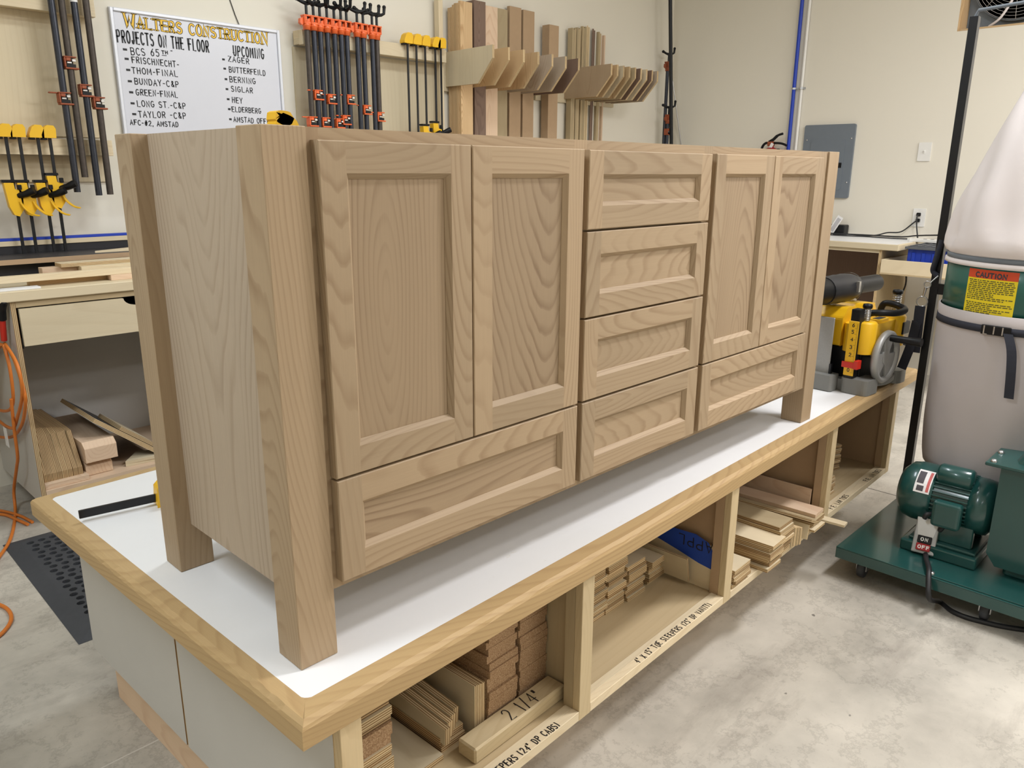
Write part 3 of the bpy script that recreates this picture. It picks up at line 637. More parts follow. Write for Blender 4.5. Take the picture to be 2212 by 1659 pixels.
# ---------------------------------------------------------------- pipe clamps
def pipe_clamp(x, y, ztop, zbot, jz, label, group, col='orange', pipe='bluesteel', head=True, ang=0, jaw=1, hook=True):
    c = thing('pipe_clamp', label, 'clamp', (x, y, ztop), 0, group); r = .0138
    m = M(); m.tube([(0, 0, zbot - ztop), (0, 0, 0)], r, 14); m.build('pipe', MT[pipe], c)
    if head:
        m = M(); m.lathe([(.0145, -.006), (.0195, -.006), (.0195, .010), (.0225, .013), (.0225, .024), (.018, .026)], seg=16)
        h = m.build('head', MT[col], c)
        m = M(); m.box(-.022, -.016, -.019, .017, .022, .060); m.box(.016, .022, -.019, .017, .022, .060); m.box(-.024, .024, -.020, .019, .0585, .066); m.box(-.016, .016, .010, .017, .022, .059); m.box(-.016, .016, -.0185, .010, .022, .034); m.box(-.016, -.006, -.0185, -.012, .034, .0585)
        m.build('yoke', MT[col], h, .002, 2)
        if jaw:
            m = M(); m.prism([(.024, -.022), (.052, -.022), (.046, -.040), (.024, -.042), (.014, -.030)], 1, -.008, .012); m.build('jaw_face', MT[col], h, .002)
        m = M(); m.tube([(0, -.004, .0262), (0, -.004, .118)], .0072, 10); m.build('screw', MT['blacksteel'], c)
        m = M(); ca, sa = math.cos(ang), math.sin(ang)
        P = lambda d, z, o=0: (d * ca, -.004 + d * sa, z)
        m.tube([P(-.010, .118), P(.0, .122), P(.024, .128), P(.048, .140)], [.010, .011, .0085, .0095], 10); m.ball(P(.050, .141), .0115)
        m.tube([P(0, .122), P(-.030, .126), P(-.046, .134), P(-.049, .165)], [.011, .0085, .008, .009], 10); m.ball(P(-.049, .168), .0105)
        m.build('handle', MT['black'], c)
    if jz is not None:
        z = jz - ztop
        m = M(); m.box(-.026, .024, -.020, .018, .020, .0255); m.box(-.024, .030, -.020, .018, -.0265, -.019); m.box(-.026, -.019, -.020, .018, -.019, .020); m.box(-.019, .0, -.022, -.0145, .006, .0195)
        if jaw < 0 or hook: m.box(-.060, -.0262, -.008, .008, .0185, .0245)
        j = m.build('tail_jaw', MT[col], c, .0025, 2); j.location = (0, 0, z)
        m = M(); m.box(-.016, .002, -.021, -.0142, -.004, .003); m.box(.004, .019, -.022, -.0142, .004, .014); m.build('clutch_plate', MT['steel'], j, .001)
        m = M(); m.box(-.018, .018, -.0185, -.0141, -.0185, -.006); m.build('spring', MT['black'], j)
    return c
hp = [((663, 65), (679, 243), 263, 2.9), ((677, 66), (694, 243), 206, .4), ((691.6, 69), (709, 243), 265, 2.3), ((706, 71), (723, 243), 215, .9), ((722.4, 74), (737, 243), 267, 1.9), ((736, 76), (751, 243), 260, 3.5), ((749, 78), (765, 243), 216, 1.5), ((770.7, 80), (785, 243), None, 2.9), ((784.6, 82), (799, 255), 238, 3.0), ((803, 84), (813, 243), None, 3.1), ((814, 87), (826, 225), 253, 2.95)]
nm = ['first', 'second', 'third', 'fourth', 'fifth', 'sixth', 'seventh', 'eighth', 'ninth', 'tenth', 'last']
for i, (a, b, jp, an) in enumerate(hp):
    p = at(*a, 1, 2.825); dx = (b[0] - a[0]) / (b[1] - a[1])
    jz = at(a[0] + dx * (jp - a[1]), jp, 1, 2.825).z if jp else .95
    pipe_clamp(p.x, 2.825 - (.004 if i % 2 else 0), 1.507, .62 + .06 * (i % 3), jz,
               'orange headed pipe clamp with %s pipe, %s from the whiteboard on the long rail' % ('weathered brown' if i in (0, 10) else 'dark', nm[i]), 'orange pipe clamps', 'orange', 'rustpipe' if i in (0, 10) else 'bluesteel', ang=an)
lp = [((105, 0), (172, 415), 213, 'rust', 'bluesteel', 'leftmost long pipe clamp with its jaw turned to the left'), ((133, 0), (183, 383), 136, 'rust', 'rustpipe', 'second long pipe clamp with the highest rusty jaw'),
      ((156, 0), (217, 422), 196, 'rust', 'bluesteel', 'third long pipe clamp, blue black pipe with an orange jaw'), ((180, 0), (243, 420), 223, 'rust', 'rustpipe', 'long pipe clamp nearest the whiteboard with a brown jaw')]
for i, (a, b, jp, col, pm, lb) in enumerate(lp):
    p = at(*a, 1, 2.83); e = at(*b, 1, 2.83); t = (jp - a[1]) / (b[1] - a[1]); jz = at(a[0] + (b[0] - a[0]) * t, jp, 1, 2.83).z
    c = pipe_clamp((p.x + e.x) / 2, 2.83, 2.02, e.z, jz, lb, 'long pipe clamps', col, pm, ang=.5 * i, jaw=1, hook=(i == 0))
    if i == 2:
        m = M(); m.lathe([(.0142, 1.478 - 2.02), (.0142, 1.520 - 2.02)], seg=14); m.build('sticker', MT['paper'], c)
# ---------------------------------------------------------------- yellow trigger clamps
def trigger_clamp(x, y, z, drop, length, label, group, s=1.12, flip=1):
    c = thing('trigger_clamp', label, 'clamp', (x, y, z), 0, group)
    m = M(); m.box(-.0062, .0062, -.0035, .0035, -length, 0); m.build('bar', MT['blacksteel'], c, .001)
    m = M(); P = [(b * s, a * s) for a, b in ((.018, .0005), (.020, .034), (.013, .046), (-.008, .047), (-.020, .038), (-.031, .012), (-.031, .0005))]
    m.prism(P, 1, -.019 * s, .017 * s); m.build('fixed_head', MT['yellow'], c, .004, 2)
    m = M(); m.box(-.030 * s, -.012 * s, -.016, .014, -.008, .0004); m.build('pad', MT['black'], c, .002)
    b = -drop
    m = M(); m.box(-.038 * s, .008 * s, -.017, .015, b - .004, b + .007); m.build('moving_pad', MT['black'], c, .002)
    m = M(); P = [(b + q * s, p * s) for p, q in ((-.034, -.005), (-.002, -.005), (.0, -.028), (.020, -.032), (.022, -.062), (.020, -.102), (.002, -.128), (-.014, -.122), (-.026, -.092))]
    m.prism(P, 1, -.015 * s, .013 * s); h = m.build('body', MT['yellow'], c, .004, 2)
    m = M(); m.tube([(.010 * s, -.010, b - .052 * s), (.030 * s, -.030, b - .046 * s), (.048 * s, -.045, b - .036 * s), (.056 * s, -.052, b - .032 * s)], [.012, .014, .0165, .015], 12); m.build('grip', MT['black'], c)
    m = M(); m.box(.008 * s, .022 * s, -.024, -.012, b - .030 * s, b - .012 * s); m.build('release', MT['black'], c, .002)
    m = M(); m.strap(curve([(.012 * s, -.014, b - .072 * s), (.022 * s, -.024, b - .098 * s), (.042 * s, -.040, b - .120 * s), (.060 * s, -.052, b - .126 * s)], 4), .017, .006, (.6, .8, 0)); m.build('trigger', MT['yellow'], c, .001)
    return c
TL = 'yellow trigger clamp on the lower left rail, '
for i, (px, pt, pb, lb) in enumerate(((13, 301, 392, 'outermost left'), (42, 301, 392, 'second from the left edge'), (82, 302, 392, 'third from the left edge'), (108, 303, 377, 'nearest the long pipes, body set higher'))):
    p = at(px, pt, 1, 2.83); e = at(px + (pb - pt) * .11, pb, 1, 2.83)
    trigger_clamp(p.x, 2.83, .9225, .9225 - e.z, .60, TL + lb, 'yellow trigger clamps on the lower left rail')
for i, (px, py, dr, lb) in enumerate(((880, 90, .62, 'first from the orange clamps'), (899, 93, .64, 'second from the orange clamps'), (918, 96, .445, 'middle one'), (940, 100, .425, 'fourth from the orange clamps'), (952, 102, .66, 'last before the lumber rack'))):
    p = at(px, py, 1, 2.83)
    trigger_clamp(p.x, 2.83, 1.5065, dr, .85, 'yellow headed trigger clamp on the long rail, ' + lb, 'yellow trigger clamps on the long rail', s=1.25)
# ---------------------------------------------------------------- lumber racks and boards
def lumber_rack(label, xs, mats, x0, x1, dep=.428):
    r = thing('lumber_rack', label, 'lumber rack', (x0, YW, 1.30))
    m = M(); m.box(0, x1 - x0, -.020, -.001, -.02, .20, ax=0, th=1); m.build('ledger', MT['birch'], r)
    yf = YW - 2.51
    for x, mt in zip(xs, mats):
        m = M(); P = [(-.0205, .208), (-yf, .212), (-yf, .140), (-yf + .125, .006), (-.0205, .006)]
        m.prism(P, 0, x - x0, x - x0 + .017, mat=1, cap=0); m.build('fin', [mt, MT['plyedge']], r)
    return r
FX1 = [2.887 + .1311 * i for i in range(7)]
FX2 = [4.027 + .0695 * i for i in range(9)]
lumber_rack('wall lumber rack with seven wide chamfered fins, next to the clamp rail', FX1, [MT['birch'], MT['oak'], MT['oak'], MT['oak'], MT['alder_pale'], MT['alder_pale'], MT['walnut']], 2.86, 3.70)
lumber_rack('wall lumber rack with nine closely spaced chamfered fins near the corner', FX2, [MT['alder'], MT['oak'], MT['birch'], MT['oak'], MT['tanply'], MT['walnut'], MT['birch'], MT['walnut'], MT['alder_pale']], 3.72, 4.62)
def upright(name, label, x0, x1, y0, y1, ztop, mt, group=None, th=None):
    m = M(); m.box(x0, x1, y0, y1, FLOOR, ztop, ax=2, th=th); return tag(m.build(name, MT[mt], None, .0008), label, 'board', group)
x = 2.906; p = at(993, 3, 0, x); yo = p.y; xr = min(at(1025, 3, 1, yo).x, 3.014)
n = 6; d = (2.927 - yo) / n
for i in range(n): upright('oak_board', 'pale oak board in the flat pack behind the first rack fin', x + RND.uniform(0, .004), xr - RND.uniform(0, .005), yo + i * d, yo + (i + 1) * d - .0008, 1.786 - .006 * i + RND.uniform(0, .008), 'oak', 'oak boards behind the first fin', 1)
upright('plywood_sheet', 'thin pale plywood strip standing left of the oak boards by the clamps', at(946, 10, 1, 2.89).x, at(955, 10, 1, 2.89).x, 2.885, 2.926, 1.80, 'birch')
for px, py, xr, w, mt, nm_, lb in ((1049, 3, 3.146, .10, 'walnut', 'walnut_board', 'dark walnut board standing behind the second rack fin'), (1075, 15, 3.277, .112, 'maple', 'maple_board', 'pinkish board with a brown knot streak standing behind the third fin'), (1092, 19, 3.408, .112, 'tanply', 'plywood_board', 'greyish tan board standing behind the fourth rack fin'), (1112, 13, 3.539, .112, 'mdf', 'fibreboard_strip', 'tall brown board standing behind the fifth rack fin'), (1136, 20, 3.668, .110, 'mdf', 'fibreboard_strip', 'brown board standing at the right end of the wide fins')):
    p = at(px, py, 0, xr); y0 = min(max(p.y, 2.62), 2.90); upright(nm_, lb, xr - w, xr, y0, 2.926, at(px - 8, py, 1, y0).z, mt, th=1)
    
p = at(1204, 55, 1, 2.88)
upright('fibreboard_strip', 'tan board standing between the two lumber racks', p.x - .105, p.x - .005, 2.86, 2.926, at(1190, 53, 1, 2.86).z, 'mdf', th=1)
yS = at(1238, 62, 0, 4.050).y
for k, (x0, nb, mt, py) in enumerate(((4.048, 3, 'tanply', 60), (4.1155, 3, 'tanply', 59), (4.188, 3, 'tanply', 56), (4.2605, 2, 'poplar', 54), (4.331, 2, 'walnut', 61), (4.404, 2, 'tanply', 68), (4.472, 1, 'maple', 76))):
    w = .0475 / 3
    for i in range(nb):
        upright('narrow_board', ['narrow tan board in the tight pack behind the close spaced fins', 'pale narrow board at the middle of the close spaced fins', 'dark narrow walnut board behind the close spaced fins', 'narrow tan board behind the right hand close spaced fins', 'single reddish narrow board behind the last close spaced fins'][{'tanply': 0 if k < 3 else 3, 'poplar': 1, 'walnut': 2, 'maple': 4}[mt]],
                x0 + i * w, x0 + (i + 1) * w - .0012, yS + .012 * k + RND.uniform(0, .01), 2.926, at(1240 + 14 * k, py, 1, yS).z - .01 * (i % 2), mt, 'narrow boards behind fins: ' + mt, 0)
# ---------------------------------------------------------------- counter along the back wall at the left
CZ = .353; CX0, CX1, CY = -.75, 1.72, 2.335
ct = thing('miter_counter', 'pale plywood counter with drawer along the back wall at the left', 'counter', (.198, CY, FLOOR)); co = V3((.198, CY, FLOOR))
def part(name, mats, parent, *boxes, bev=0, o=co, **k):
    m = M()
    for b in boxes: m.box(b[0] - o.x, b[1] - o.x, b[2] - o.y, b[3] - o.y, b[4] - o.z, b[5] - o.z, **k)
    return m.build(name, mats if isinstance(mats, list) else MT[mats], parent, bev)
part('worktop', 'birch', ct, (CX0, CX1, CY, 2.93, CZ - .04, CZ), ax=0, bev=.003)
for x0 in (.198, 1.0, 1.68): part('side_panel', [MT['melamine'], MT['plyedge']], ct, (x0, x0 + .018, CY + .012, 2.93, FLOOR + .09, CZ - .0402), ax=2, em=1, th=0)
part('side_panel', 'birch', ct, (CX0 + .02, CX0 + .04, CY + .012, 2.93, FLOOR + .002, CZ - .0402), ax=2)
part('back_panel', 'melamine', ct, (.216, 1.68, 2.915, 2.93, FLOOR + .09, CZ - .0402), ax=0)
part('bottom_shelf', 'maple', ct, (.2162, 1.6798, CY + .012, 2.914, FLOOR + .13, FLOOR + .148), ax=0)
part('top_rail', 'tanply', ct, (.2162, .9998, CY + .014, CY + .034, CZ - .064, CZ - .0402), ax=0)
part('plinth', 'maple', ct, (.20, 1.69, CY + .055, CY + .075, FLOOR + .001, FLOOR + .13), ax=0)
m = M(); nx = .664; P = [(.224, .140), (.98, .140), (.98, .284)] + [(nx + .062 * math.cos(t), .284 - .034 * math.sin(t)) for t in [PI * k / 12 for k in range(13)]] + [(.224, .284)]
m.prism([(z - co.z, x - co.x) for x, z in P], 1, .006, .024, gax=0); dr = m.build('drawer_front', MT['birch'], ct, .001)
part('drawer_box', 'dark', ct, (.240, .96, CY + .0245, 2.85, .150, .245), ax=0)
part('drawer_slide', 'blacksteel', ct, (.2165, .2235, CY + .02, 2.80, .130, .170), ax=0)
# raised table and fence of the saw station
st = thing('saw_station', 'raised black topped table with blue topped fence at the back of the counter', 'saw table', (.4, 2.75, CZ)); so = V3((.4, 2.75, CZ))
part('table', [MT['dark'], MT['mdf']], st, (CX0, 1.70, 2.60, 2.862, .424, .4445), ax=0, em=1, th=2, o=so)
part('under_table_shade', 'dark', st, (CX0 + .01, 1.69, 2.66, 2.68, CZ + .0005, .4238), ax=0, o=so)  # added black board standing in for the shaded void under the table
part('fence_shade_board', 'dark', st, (CX0, 1.70, 2.865, 2.885, CZ + .0005, .475), ax=0, o=so)  # board coloured black to carry the shade below the fence rail
part('fence_rail', 'birch', st, (CX0, 1.70, 2.86, 2.90, .4755, .4965), ax=0, o=so, bev=.001)
part('track', 'bluepaint', st, (CX0, 1.70, 2.862, 2.898, .4968, .508), ax=0, o=so, bev=.001)
def stick(name, label, x0, x1, y0, y1, z0, z1, mt, cat='board', r=0, bev=.001, em=None, group=None, ax=0, th=None):
    m = M(); m.box(-(x1 - x0) / 2, (x1 - x0) / 2, -(y1 - y0) / 2, (y1 - y0) / 2, -(z1 - z0) / 2, (z1 - z0) / 2, ax=ax, em=1 if em else None, th=th)
    o = m.build(name, [MT[mt], MT[em]] if em else MT[mt], None, bev, loc=((x0 + x1) / 2, (y0 + y1) / 2, (z0 + z1) / 2), rot=(0, 0, r)); return tag(o, label, cat, group)
stick('wood_strip', 'long pale stick lying along the front edge of the left counter', -.5, 1.3, 2.405, 2.445, .3755, .400, 'pine')
stick('wood_block', 'short pale spacer block under the long stick on the left counter', .585, .86, 2.400, 2.442, CZ + .0002, .3752, 'maple', 'block')
stick('wood_block', 'small spacer block under the left end of the long stick', -.35, -.2, 2.400, 2.442, CZ + .0002, .3752, 'maple', 'block')
stick('wood_strip', 'reddish flat plank lying on the counter behind the long stick', .30, 1.2, 2.452, 2.49, CZ + .0002, .3715, 'oak')
stick('white_strip', 'thin white strip lying on the counter at the left edge', -.3, .312, 2.352, 2.398, CZ + .0002, .361, 'lam', 'strip')
stick('wood_block', 'pinkish wood block lying crosswise behind the long stick', .362, .50, 2.495, 2.545, CZ + .0002, .4135, 'maple', 'block')
stick('wood_strip', 'pale flat stick with square end on the reddish plank', .492, 1.3, 2.447, 2.492, .3718, .4135, 'pine')
stick('plywood_strip', 'topmost pale plywood strip on the counter lumber pile', .425, 1.3, 2.468, 2.548, .4138, .4285, 'pine', em='plyedge', th=2)
m = M(); m.prism([(.62, 2.66), (.95, 2.64), (.95, 2.74), (.80, 2.74)], 2, .4447, .453, gax=0); tag(m.build('wood_wedge', MT['pine'], None), 'thin pale pointed offcut lying on the black saw table', 'offcut')
# stored wood in the open cabinet
SH = FLOOR + .1485
stick('wood_plank', 'reddish plank lying flat under the standing plywood bundle', .2175, .385, 2.36, 2.62, SH, SH + .0225, 'maple', ax=1)
for i in range(8):
    x0 = .2185 + i * .0192
    m = M(); P = [(2.385, SH + .0228), (2.385, SH + .055), (2.47 + RND.uniform(0, .012), -.262), (2.52, -.232 - .004 * i), (2.88, -.232 - .004 * i), (2.88, SH + .0228)]
    m.prism(P, 0, x0, x0 + .0185, mat=1, cap=0, gax=1)
    tag(m.build('plywood_piece', [MT['tanply'], MT['plyedge_dark']], None), 'plywood piece with slanted end in the standing bundle inside the left cabinet', 'board', 'standing bundle in the left cabinet')
def beam(label, x0, x1, z0, z1, yf):
    m = M(); P = [(yf + .028, z1), (yf, z1 - .022), (yf, z0), (2.86, z0), (2.86, z1)]
    m.prism(P, 0, x0, x1, gax=1); return tag(m.build('wood_beam', MT['maple'], None, .002), label, 'beam')
beam('brown wood beam with chamfered end resting on another beam in the left cabinet', .384, .510, -.392, -.306, 2.372)
beam('lower brown wood beam in the left cabinet under the chamfered one', .386, .492, SH + .0002, -.3922, 2.40)
m = M(); L = .34; m.box(0, L, 0, .42, 0, .018, ax=1, em=1, th=2); o = m.build('leaning_board', [MT['dark'], MT['plyedge']], None, loc=(.436, 2.395, -.226), rot=(0, math.radians(40), 0)); tag(o, 'dark faced plywood board sloping down over the beams in the left cabinet', 'board')
m = M(); m.box(.13, .30, .04, .30, .0185, .036, ax=1, em=1, th=2); o = m.build('plywood_offcut', [MT['birch'], MT['plyedge']], None, loc=(.436, 2.395, -.226), rot=(0, math.radians(40), 0)); tag(o, 'pale plywood offcut lying on the sloping dark board', 'board')
for i in range(2):
    m = M(); z = SH + .0002 + i * .0125; P = [(.545 - .0 * i, 2.40), (.685 + .03 * (1 - i), 2.375), (.685 + .03 * (1 - i), 2.47), (.63, 2.50)]
    m.prism(P, 2, z, z + .012, gax=0); tag(m.build('wood_wedge', MT['birch'], None), ['lower thin wedge offcut at the cabinet front under the paler one', 'pale triangular plywood wedge on the floor of the left cabinet'][i], 'offcut')
# orange extension cord hung on the counter side
xc = .178
cord = thing('extension_cord', 'orange extension cord looped on the left counter side and trailing to the floor', 'cord', (xc, 2.42, .2))
def cpt(u, v, dx=0): p = at(u, v, 0, xc - dx); return p - V3((xc, 2.42, .2))
def fpt(u, v): p = at(u, v, 2, FLOOR + .007); return p - V3((xc, 2.42, .2))
m = M()
m.tube(curve([cpt(10, 742), cpt(30, 775), cpt(48, 830), cpt(55, 870), cpt(46, 920), cpt(20, 945), cpt(-25, 930), cpt(-45, 860), cpt(-25, 780), cpt(5, 745)]), .0062, 10)
m.tube(curve([cpt(8, 745, .012), cpt(22, 800, .012), cpt(28, 870, .014), cpt(10, 888, .014), cpt(-20, 870, .012), cpt(-35, 800, .012), cpt(2, 744, .012)]), .0062, 10)
m.tube(curve([cpt(12, 744, .006), cpt(38, 790, .008), cpt(48, 850, .008), cpt(38, 900, .01), cpt(25, 925, .012), cpt(-10, 900, .012), cpt(-30, 850, .01)]), .0062, 10)
m.tube(curve([cpt(24, 862, .022), cpt(31, 930, .022), cpt(38, 985, .02), cpt(36, 1010, .018), cpt(30, 1060, .016), fpt(33, 1110), fpt(22, 1165), fpt(-10, 1215), fpt(-60, 1290), fpt(-20, 1300), fpt(15, 1315), fpt(24, 1340), fpt(0, 1372), fpt(-40, 1395)]), .0062, 10)
m.tube(curve([fpt(70, 1128), fpt(45, 1115), fpt(15, 1106), fpt(-20, 1100)]), .0062, 10)
m.tube(curve([fpt(60, 1133), fpt(40, 1124), fpt(10, 1112), fpt(-30, 1110)]), .0062, 10)
m.build('cable', MT['ocable'], cord)
m = M(); a, b = cpt(9, 735, .004), cpt(5, 690, .004); m.tube([a, b], .011, 12); m.build('plug', MT['redplastic'], cord)
m = M(); a, b, c = cpt(5, 690, .004), cpt(4, 670, .004), cpt(8, 652, 0); m.tube(curve([a, b, c], 4), [.015] * 4 + [.014] * 4 + [.009], 12); m.build('tie', MT['black'], cord)
m = M(); a = cpt(12, 930, .024); m.box(a.x - .001, a.x + .001, a.y - .014, a.y + .03, a.z - .07, a.z + .01); m.build('cord_tag', MT['paper'], cord)
# anti-fatigue mat with moulded holes
mt_ = thing('floor_mat', 'black rubber anti-fatigue mat with round holes behind the workbench', 'mat', (.012, 1.372, FLOOR), -.017)
m = M(); MW, ML, bw, mz = 1.5, .912, .062, .013
m.add([(0, 0, .001), (MW, 0, .001), (MW, ML, .001), (0, ML, .001), (bw * .8, bw * .8, mz), (MW - bw * .8, bw * .8, mz), (MW - bw * .8, ML - bw * .8, mz), (bw * .8, ML - bw * .8, mz), (bw, bw, mz), (MW - bw, bw, mz), (MW - bw, ML - bw, mz), (bw, ML - bw, mz)],
      [(0, 1, 5, 4), (1, 2, 6, 5), (2, 3, 7, 6), (3, 0, 4, 7), (4, 5, 9, 8), (5, 6, 10, 9), (6, 7, 11, 10), (7, 4, 8, 11)])
nxh, nyh = 36, 21; cw, ch = (MW - 2 * bw) / nxh, (ML - 2 * bw) / nyh
for i in range(nxh):
    for j in range(nyh):
        x0, y0 = bw + i * cw, bw + j * ch; cx, cy = x0 + cw * (.5 + (.12 if j % 2 else -.12)), y0 + ch / 2; r1 = .0135
        rect = [(x0 + cw, y0 + ch / 2), (x0 + cw, y0 + ch), (x0 + cw / 2, y0 + ch), (x0, y0 + ch), (x0, y0 + ch / 2), (x0, y0), (x0 + cw / 2, y0), (x0 + cw, y0)]
        hole = [(cx + r1 * math.cos(PI / 4 * k), cy + r1 * math.sin(PI / 4 * k)) for k in range(8)]
        vs = [(a, b, mz) for a, b in rect] + [(a, b, mz) for a, b in hole] + [(a, b, .001) for a, b in hole]
        m.add(vs, [(k, (k + 1) % 8, 8 + (k + 1) % 8, 8 + k) for k in range(8)] + [(8 + k, 8 + (k + 1) % 8, 16 + (k + 1) % 8, 16 + k) for k in range(8)])
m.build('mat', MT['rubber'], mt_)
m = M(); m.box(bw * .9, MW - bw * .9, bw * .9, ML - bw * .9, .0008, .0024); m.build('mat_underside', MT['dark'], mt_)
# ---------------------------------------------------------------- right wall with the fan opening
fy1 = at(2067, 68, 0, XW).y; fz0 = at(2067, 68, 0, XW).z; fy0 = fy1 - .62; fz1 = fz0 + .62
m = M()
for b in ((fy1, YW + .1, FLOOR, CEIL), (YF - .1, fy0, FLOOR, CEIL), (fy0, fy1, FLOOR, fz0), (fy0, fy1, fz1, CEIL)): m.box(XW, XW + .14, *b)
struct('wall_right', m, MT['wall'])
m = M(); g = XW + .002
m.box(g, XW + .138, fy1 - .0005, fy1 - .02, fz0 + .0005, fz1 - .0005, ax=2); m.box(g, XW + .138, fy0 + .0005, fy0 + .02, fz0 + .0005, fz1 - .0005, ax=2); m.box(g, XW + .138, fy0 + .02, fy1 - .02, fz1 - .02, fz1 - .0005, ax=1); m.box(g, XW + .138, fy0 + .02, fy1 - .02, fz0 + .0005, fz0 + .012, ax=1)
tag(m.build('trim_1', MT['oak']), kind='structure')
fan = thing('exhaust_fan', 'round wire guarded exhaust fan set in the wooden wall opening', 'fan', (XW + .085, (fy0 + fy1) / 2, fz0 + .012))
fc = .30; fr = .262
m = M(); m.box(.032, .05, -.289, .289, .001, .596); m.build('mounting_plate', MT['steelgrey'], fan)
m = M()
for k in range(1, 15):
    r = fr * k / 14; z = -.036 * (1 - (k / 14) ** 2) - .014
    m.tube([(z, r * math.cos(2 * PI * i / 40), fc + r * math.sin(2 * PI * i / 40)) for i in range(41)], .0016, 5, caps=False)
for k in range(8):
    a = 2 * PI * k / 8; m.tube([(-.05 * (1 - (i / 6) ** 2) - .0135, fr * i / 6 * math.cos(a), fc + fr * i / 6 * math.sin(a)) for i in range(7)], .0022, 5)
m.build('wire_guard', MT['steel'], fan)
m = M(); m.lathe([(fr + .004, -.014), (fr + .010, -.014), (fr + .010, .032), (fr + .004, .032), (fr + .004, -.014)], c=(0, 0, fc), ax=0, seg=40); m.build('shroud', MT['steelgrey'], fan)
for k in range(4):
    m = M(); m.at((.012, 0, fc), (PI / 2 * k + .4, 0, 0)); m.box(-.002, .002, -.06, .06, .06, .24); o = m.build('blade', MT['alu'], fan)
m = M(); m.lathe([(.0, -.012), (.05, -.010), (.058, 0), (.058, .031)], c=(0, 0, fc), ax=0, seg=20); m.build('hub', MT['black'], fan)
fo = V3((XW + .085, (fy0 + fy1) / 2, fz0 + .012)); m = M(); m.tube([p - fo for p in curve([(XW + .055, fy1 - .17, fz0 + .018), (XW + .03, fy1 - .235, fz0 + .06), (XW + .022, fy1 - .29, fz0 + .16), (XW + .028, fy1 - .33, fz0 + .28), (XW + .035, fy1 - .36, fz0 + .45)])], .0075, 10); m.build('power_cord', MT['cloth'], fan)
# ---------------------------------------------------------------- things on the right wall
def onwall(u, v, x): return at(u, v, 0, x)
a, b = onwall(1733, 0, 5.402), onwall(1703, 320, 5.402); yb_ = (a.y + b.y) / 2
m = M(); m.tube([(5.402, yb_, FLOOR + .3), (5.402, yb_, CEIL - .001)], .0135, 14); bp = m.build('pipe', MT['bluepaint'])
tag(bp, 'bright blue air line pipe running up the right wall near the corner', 'pipe')
a, b = onwall(1747, 0, 5.402), onwall(1721, 322, 5.402); yc_ = (a.y + b.y) / 2
m = M(); m.tube([(5.404, yc_, FLOOR + .3), (5.404, yc_, CEIL - .001)], .0105, 14); cp = m.build('conduit', MT['white'])
tag(cp, 'slim white conduit running beside the blue pipe', 'pipe')
for yy, par in ((yb_, bp), (yc_, cp)):
    m = M(); z = onwall(1712, 192, 5.402).z; m.box(5.416, 5.4198, yy - .026, yy + .026, z - .007, z + .007); m.strap([(5.416, yy - .016, z), (5.392, yy - .0165, z), (5.386, yy, z), (5.392, yy + .0165, z), (5.416, yy + .016, z)], .013, .0015, (0, 0, 1))
    o = m.build('pipe_clip', MT['steel'], par)
pn = thing('electrical_panel', 'grey electrical breaker panel on the right wall behind the cabinet', 'panel', (XW, 1.525, .877)); PO = V3((XW, 1.525, .877))
m = M(); m.prism(rrect(-.19, .19, -.262, .262, .014), 0, -.020, -.001); m.build('cover', MT['steelgrey'], pn, .003)
m = M(); m.prism(rrect(-.128, .128, -.205, .158, .02), 0, -.0235, -.0202); dr = m.build('panel_door', MT['steelgrey'], pn, .0015)
m = M(); m.box(-.027, -.0236, -.118, -.088, -.045, -.010); m.box(-.0275, -.0271, -.111, -.095, -.038, -.017); m.build('latch', MT['black'], dr)
for y, z in ((-.168, .16), (.115 + .05, .155), (-.168, -.15), (.165, -.15)):
    m = M(); m.lathe([(.0, -.0222), (.006, -.0218), (.006, -.0202)], c=(0, y, z), ax=0, seg=10); m.build('screw', MT['steel'], pn)
def plate(name, label, cat, u, v):
    p = at(u, v, 0, XW - .004); t = thing(name, label, cat, (XW, p.y, p.z))
    m = M(); m.prism(rrect(-.041, .041, -.062, .062, .004), 0, -.007, -.0005); m.build('cover_plate', MT['white'], t, .002); return t, p
sw, p = plate('light_switch', 'white toggle light switch plate on the right wall', 'light switch', 1997, 328)
m = M(); m.box(-.0095, -.0072, -.006, .006, -.013, .013); m.box(-.019, -.0095, -.004, .004, .001, .010); m.build('toggle', MT['white'], sw, .001)
ot, p = plate('wall_outlet', 'white double wall outlet with two black plugs above the right desk', 'outlet', 1985, 470); OP = V3((XW, p.y, p.z))
for z in (-.02, .02):
    m = M(); m.prism(rrect(-.017, .017, z - .014, z + .014, .008), 0, -.0085, -.0068); m.build('receptacle', MT['white'], ot)
# ---------------------------------------------------------------- desk along the right wall
DX, DY0, DZ = 4.82, .742, .349
dk = thing('wall_desk', 'white topped plywood desk along the right wall with a pull-out tray', 'desk', (5.1, 1.4, FLOOR)); do = V3((5.1, 1.4, FLOOR))
dp = lambda n, mt, *b, **k: part(n, mt, dk, *b, o=do, **k)
dp('worktop', 'lam', (DX + .02, 5.418, DY0 + .02, 2.5, DZ - .004, DZ)); dp('substrate', 'birch', (DX + .02, 5.418, DY0 + .02, 2.5, DZ - .04, DZ - .0042))
dp('edging', 'birch', (DX, DX + .0198, DY0, 2.5, DZ - .04, DZ - .0003), (DX + .02, 5.418, DY0, DY0 + .0198, DZ - .04, DZ - .0003), ax=1, bev=.003)
sp = at(1898, 600, 0, 4.84).y
dp('side_panel', [MT['tanply'], MT['plyedge']], (4.84, 5.41, sp, sp + .018, FLOOR + .002, DZ - .0405), ax=2, em=1, th=1)
dp('side_panel', [MT['tanply'], MT['plyedge']], (4.84, 5.41, 2.3, 2.318, FLOOR + .002, DZ - .0405), ax=2, em=1, th=1)
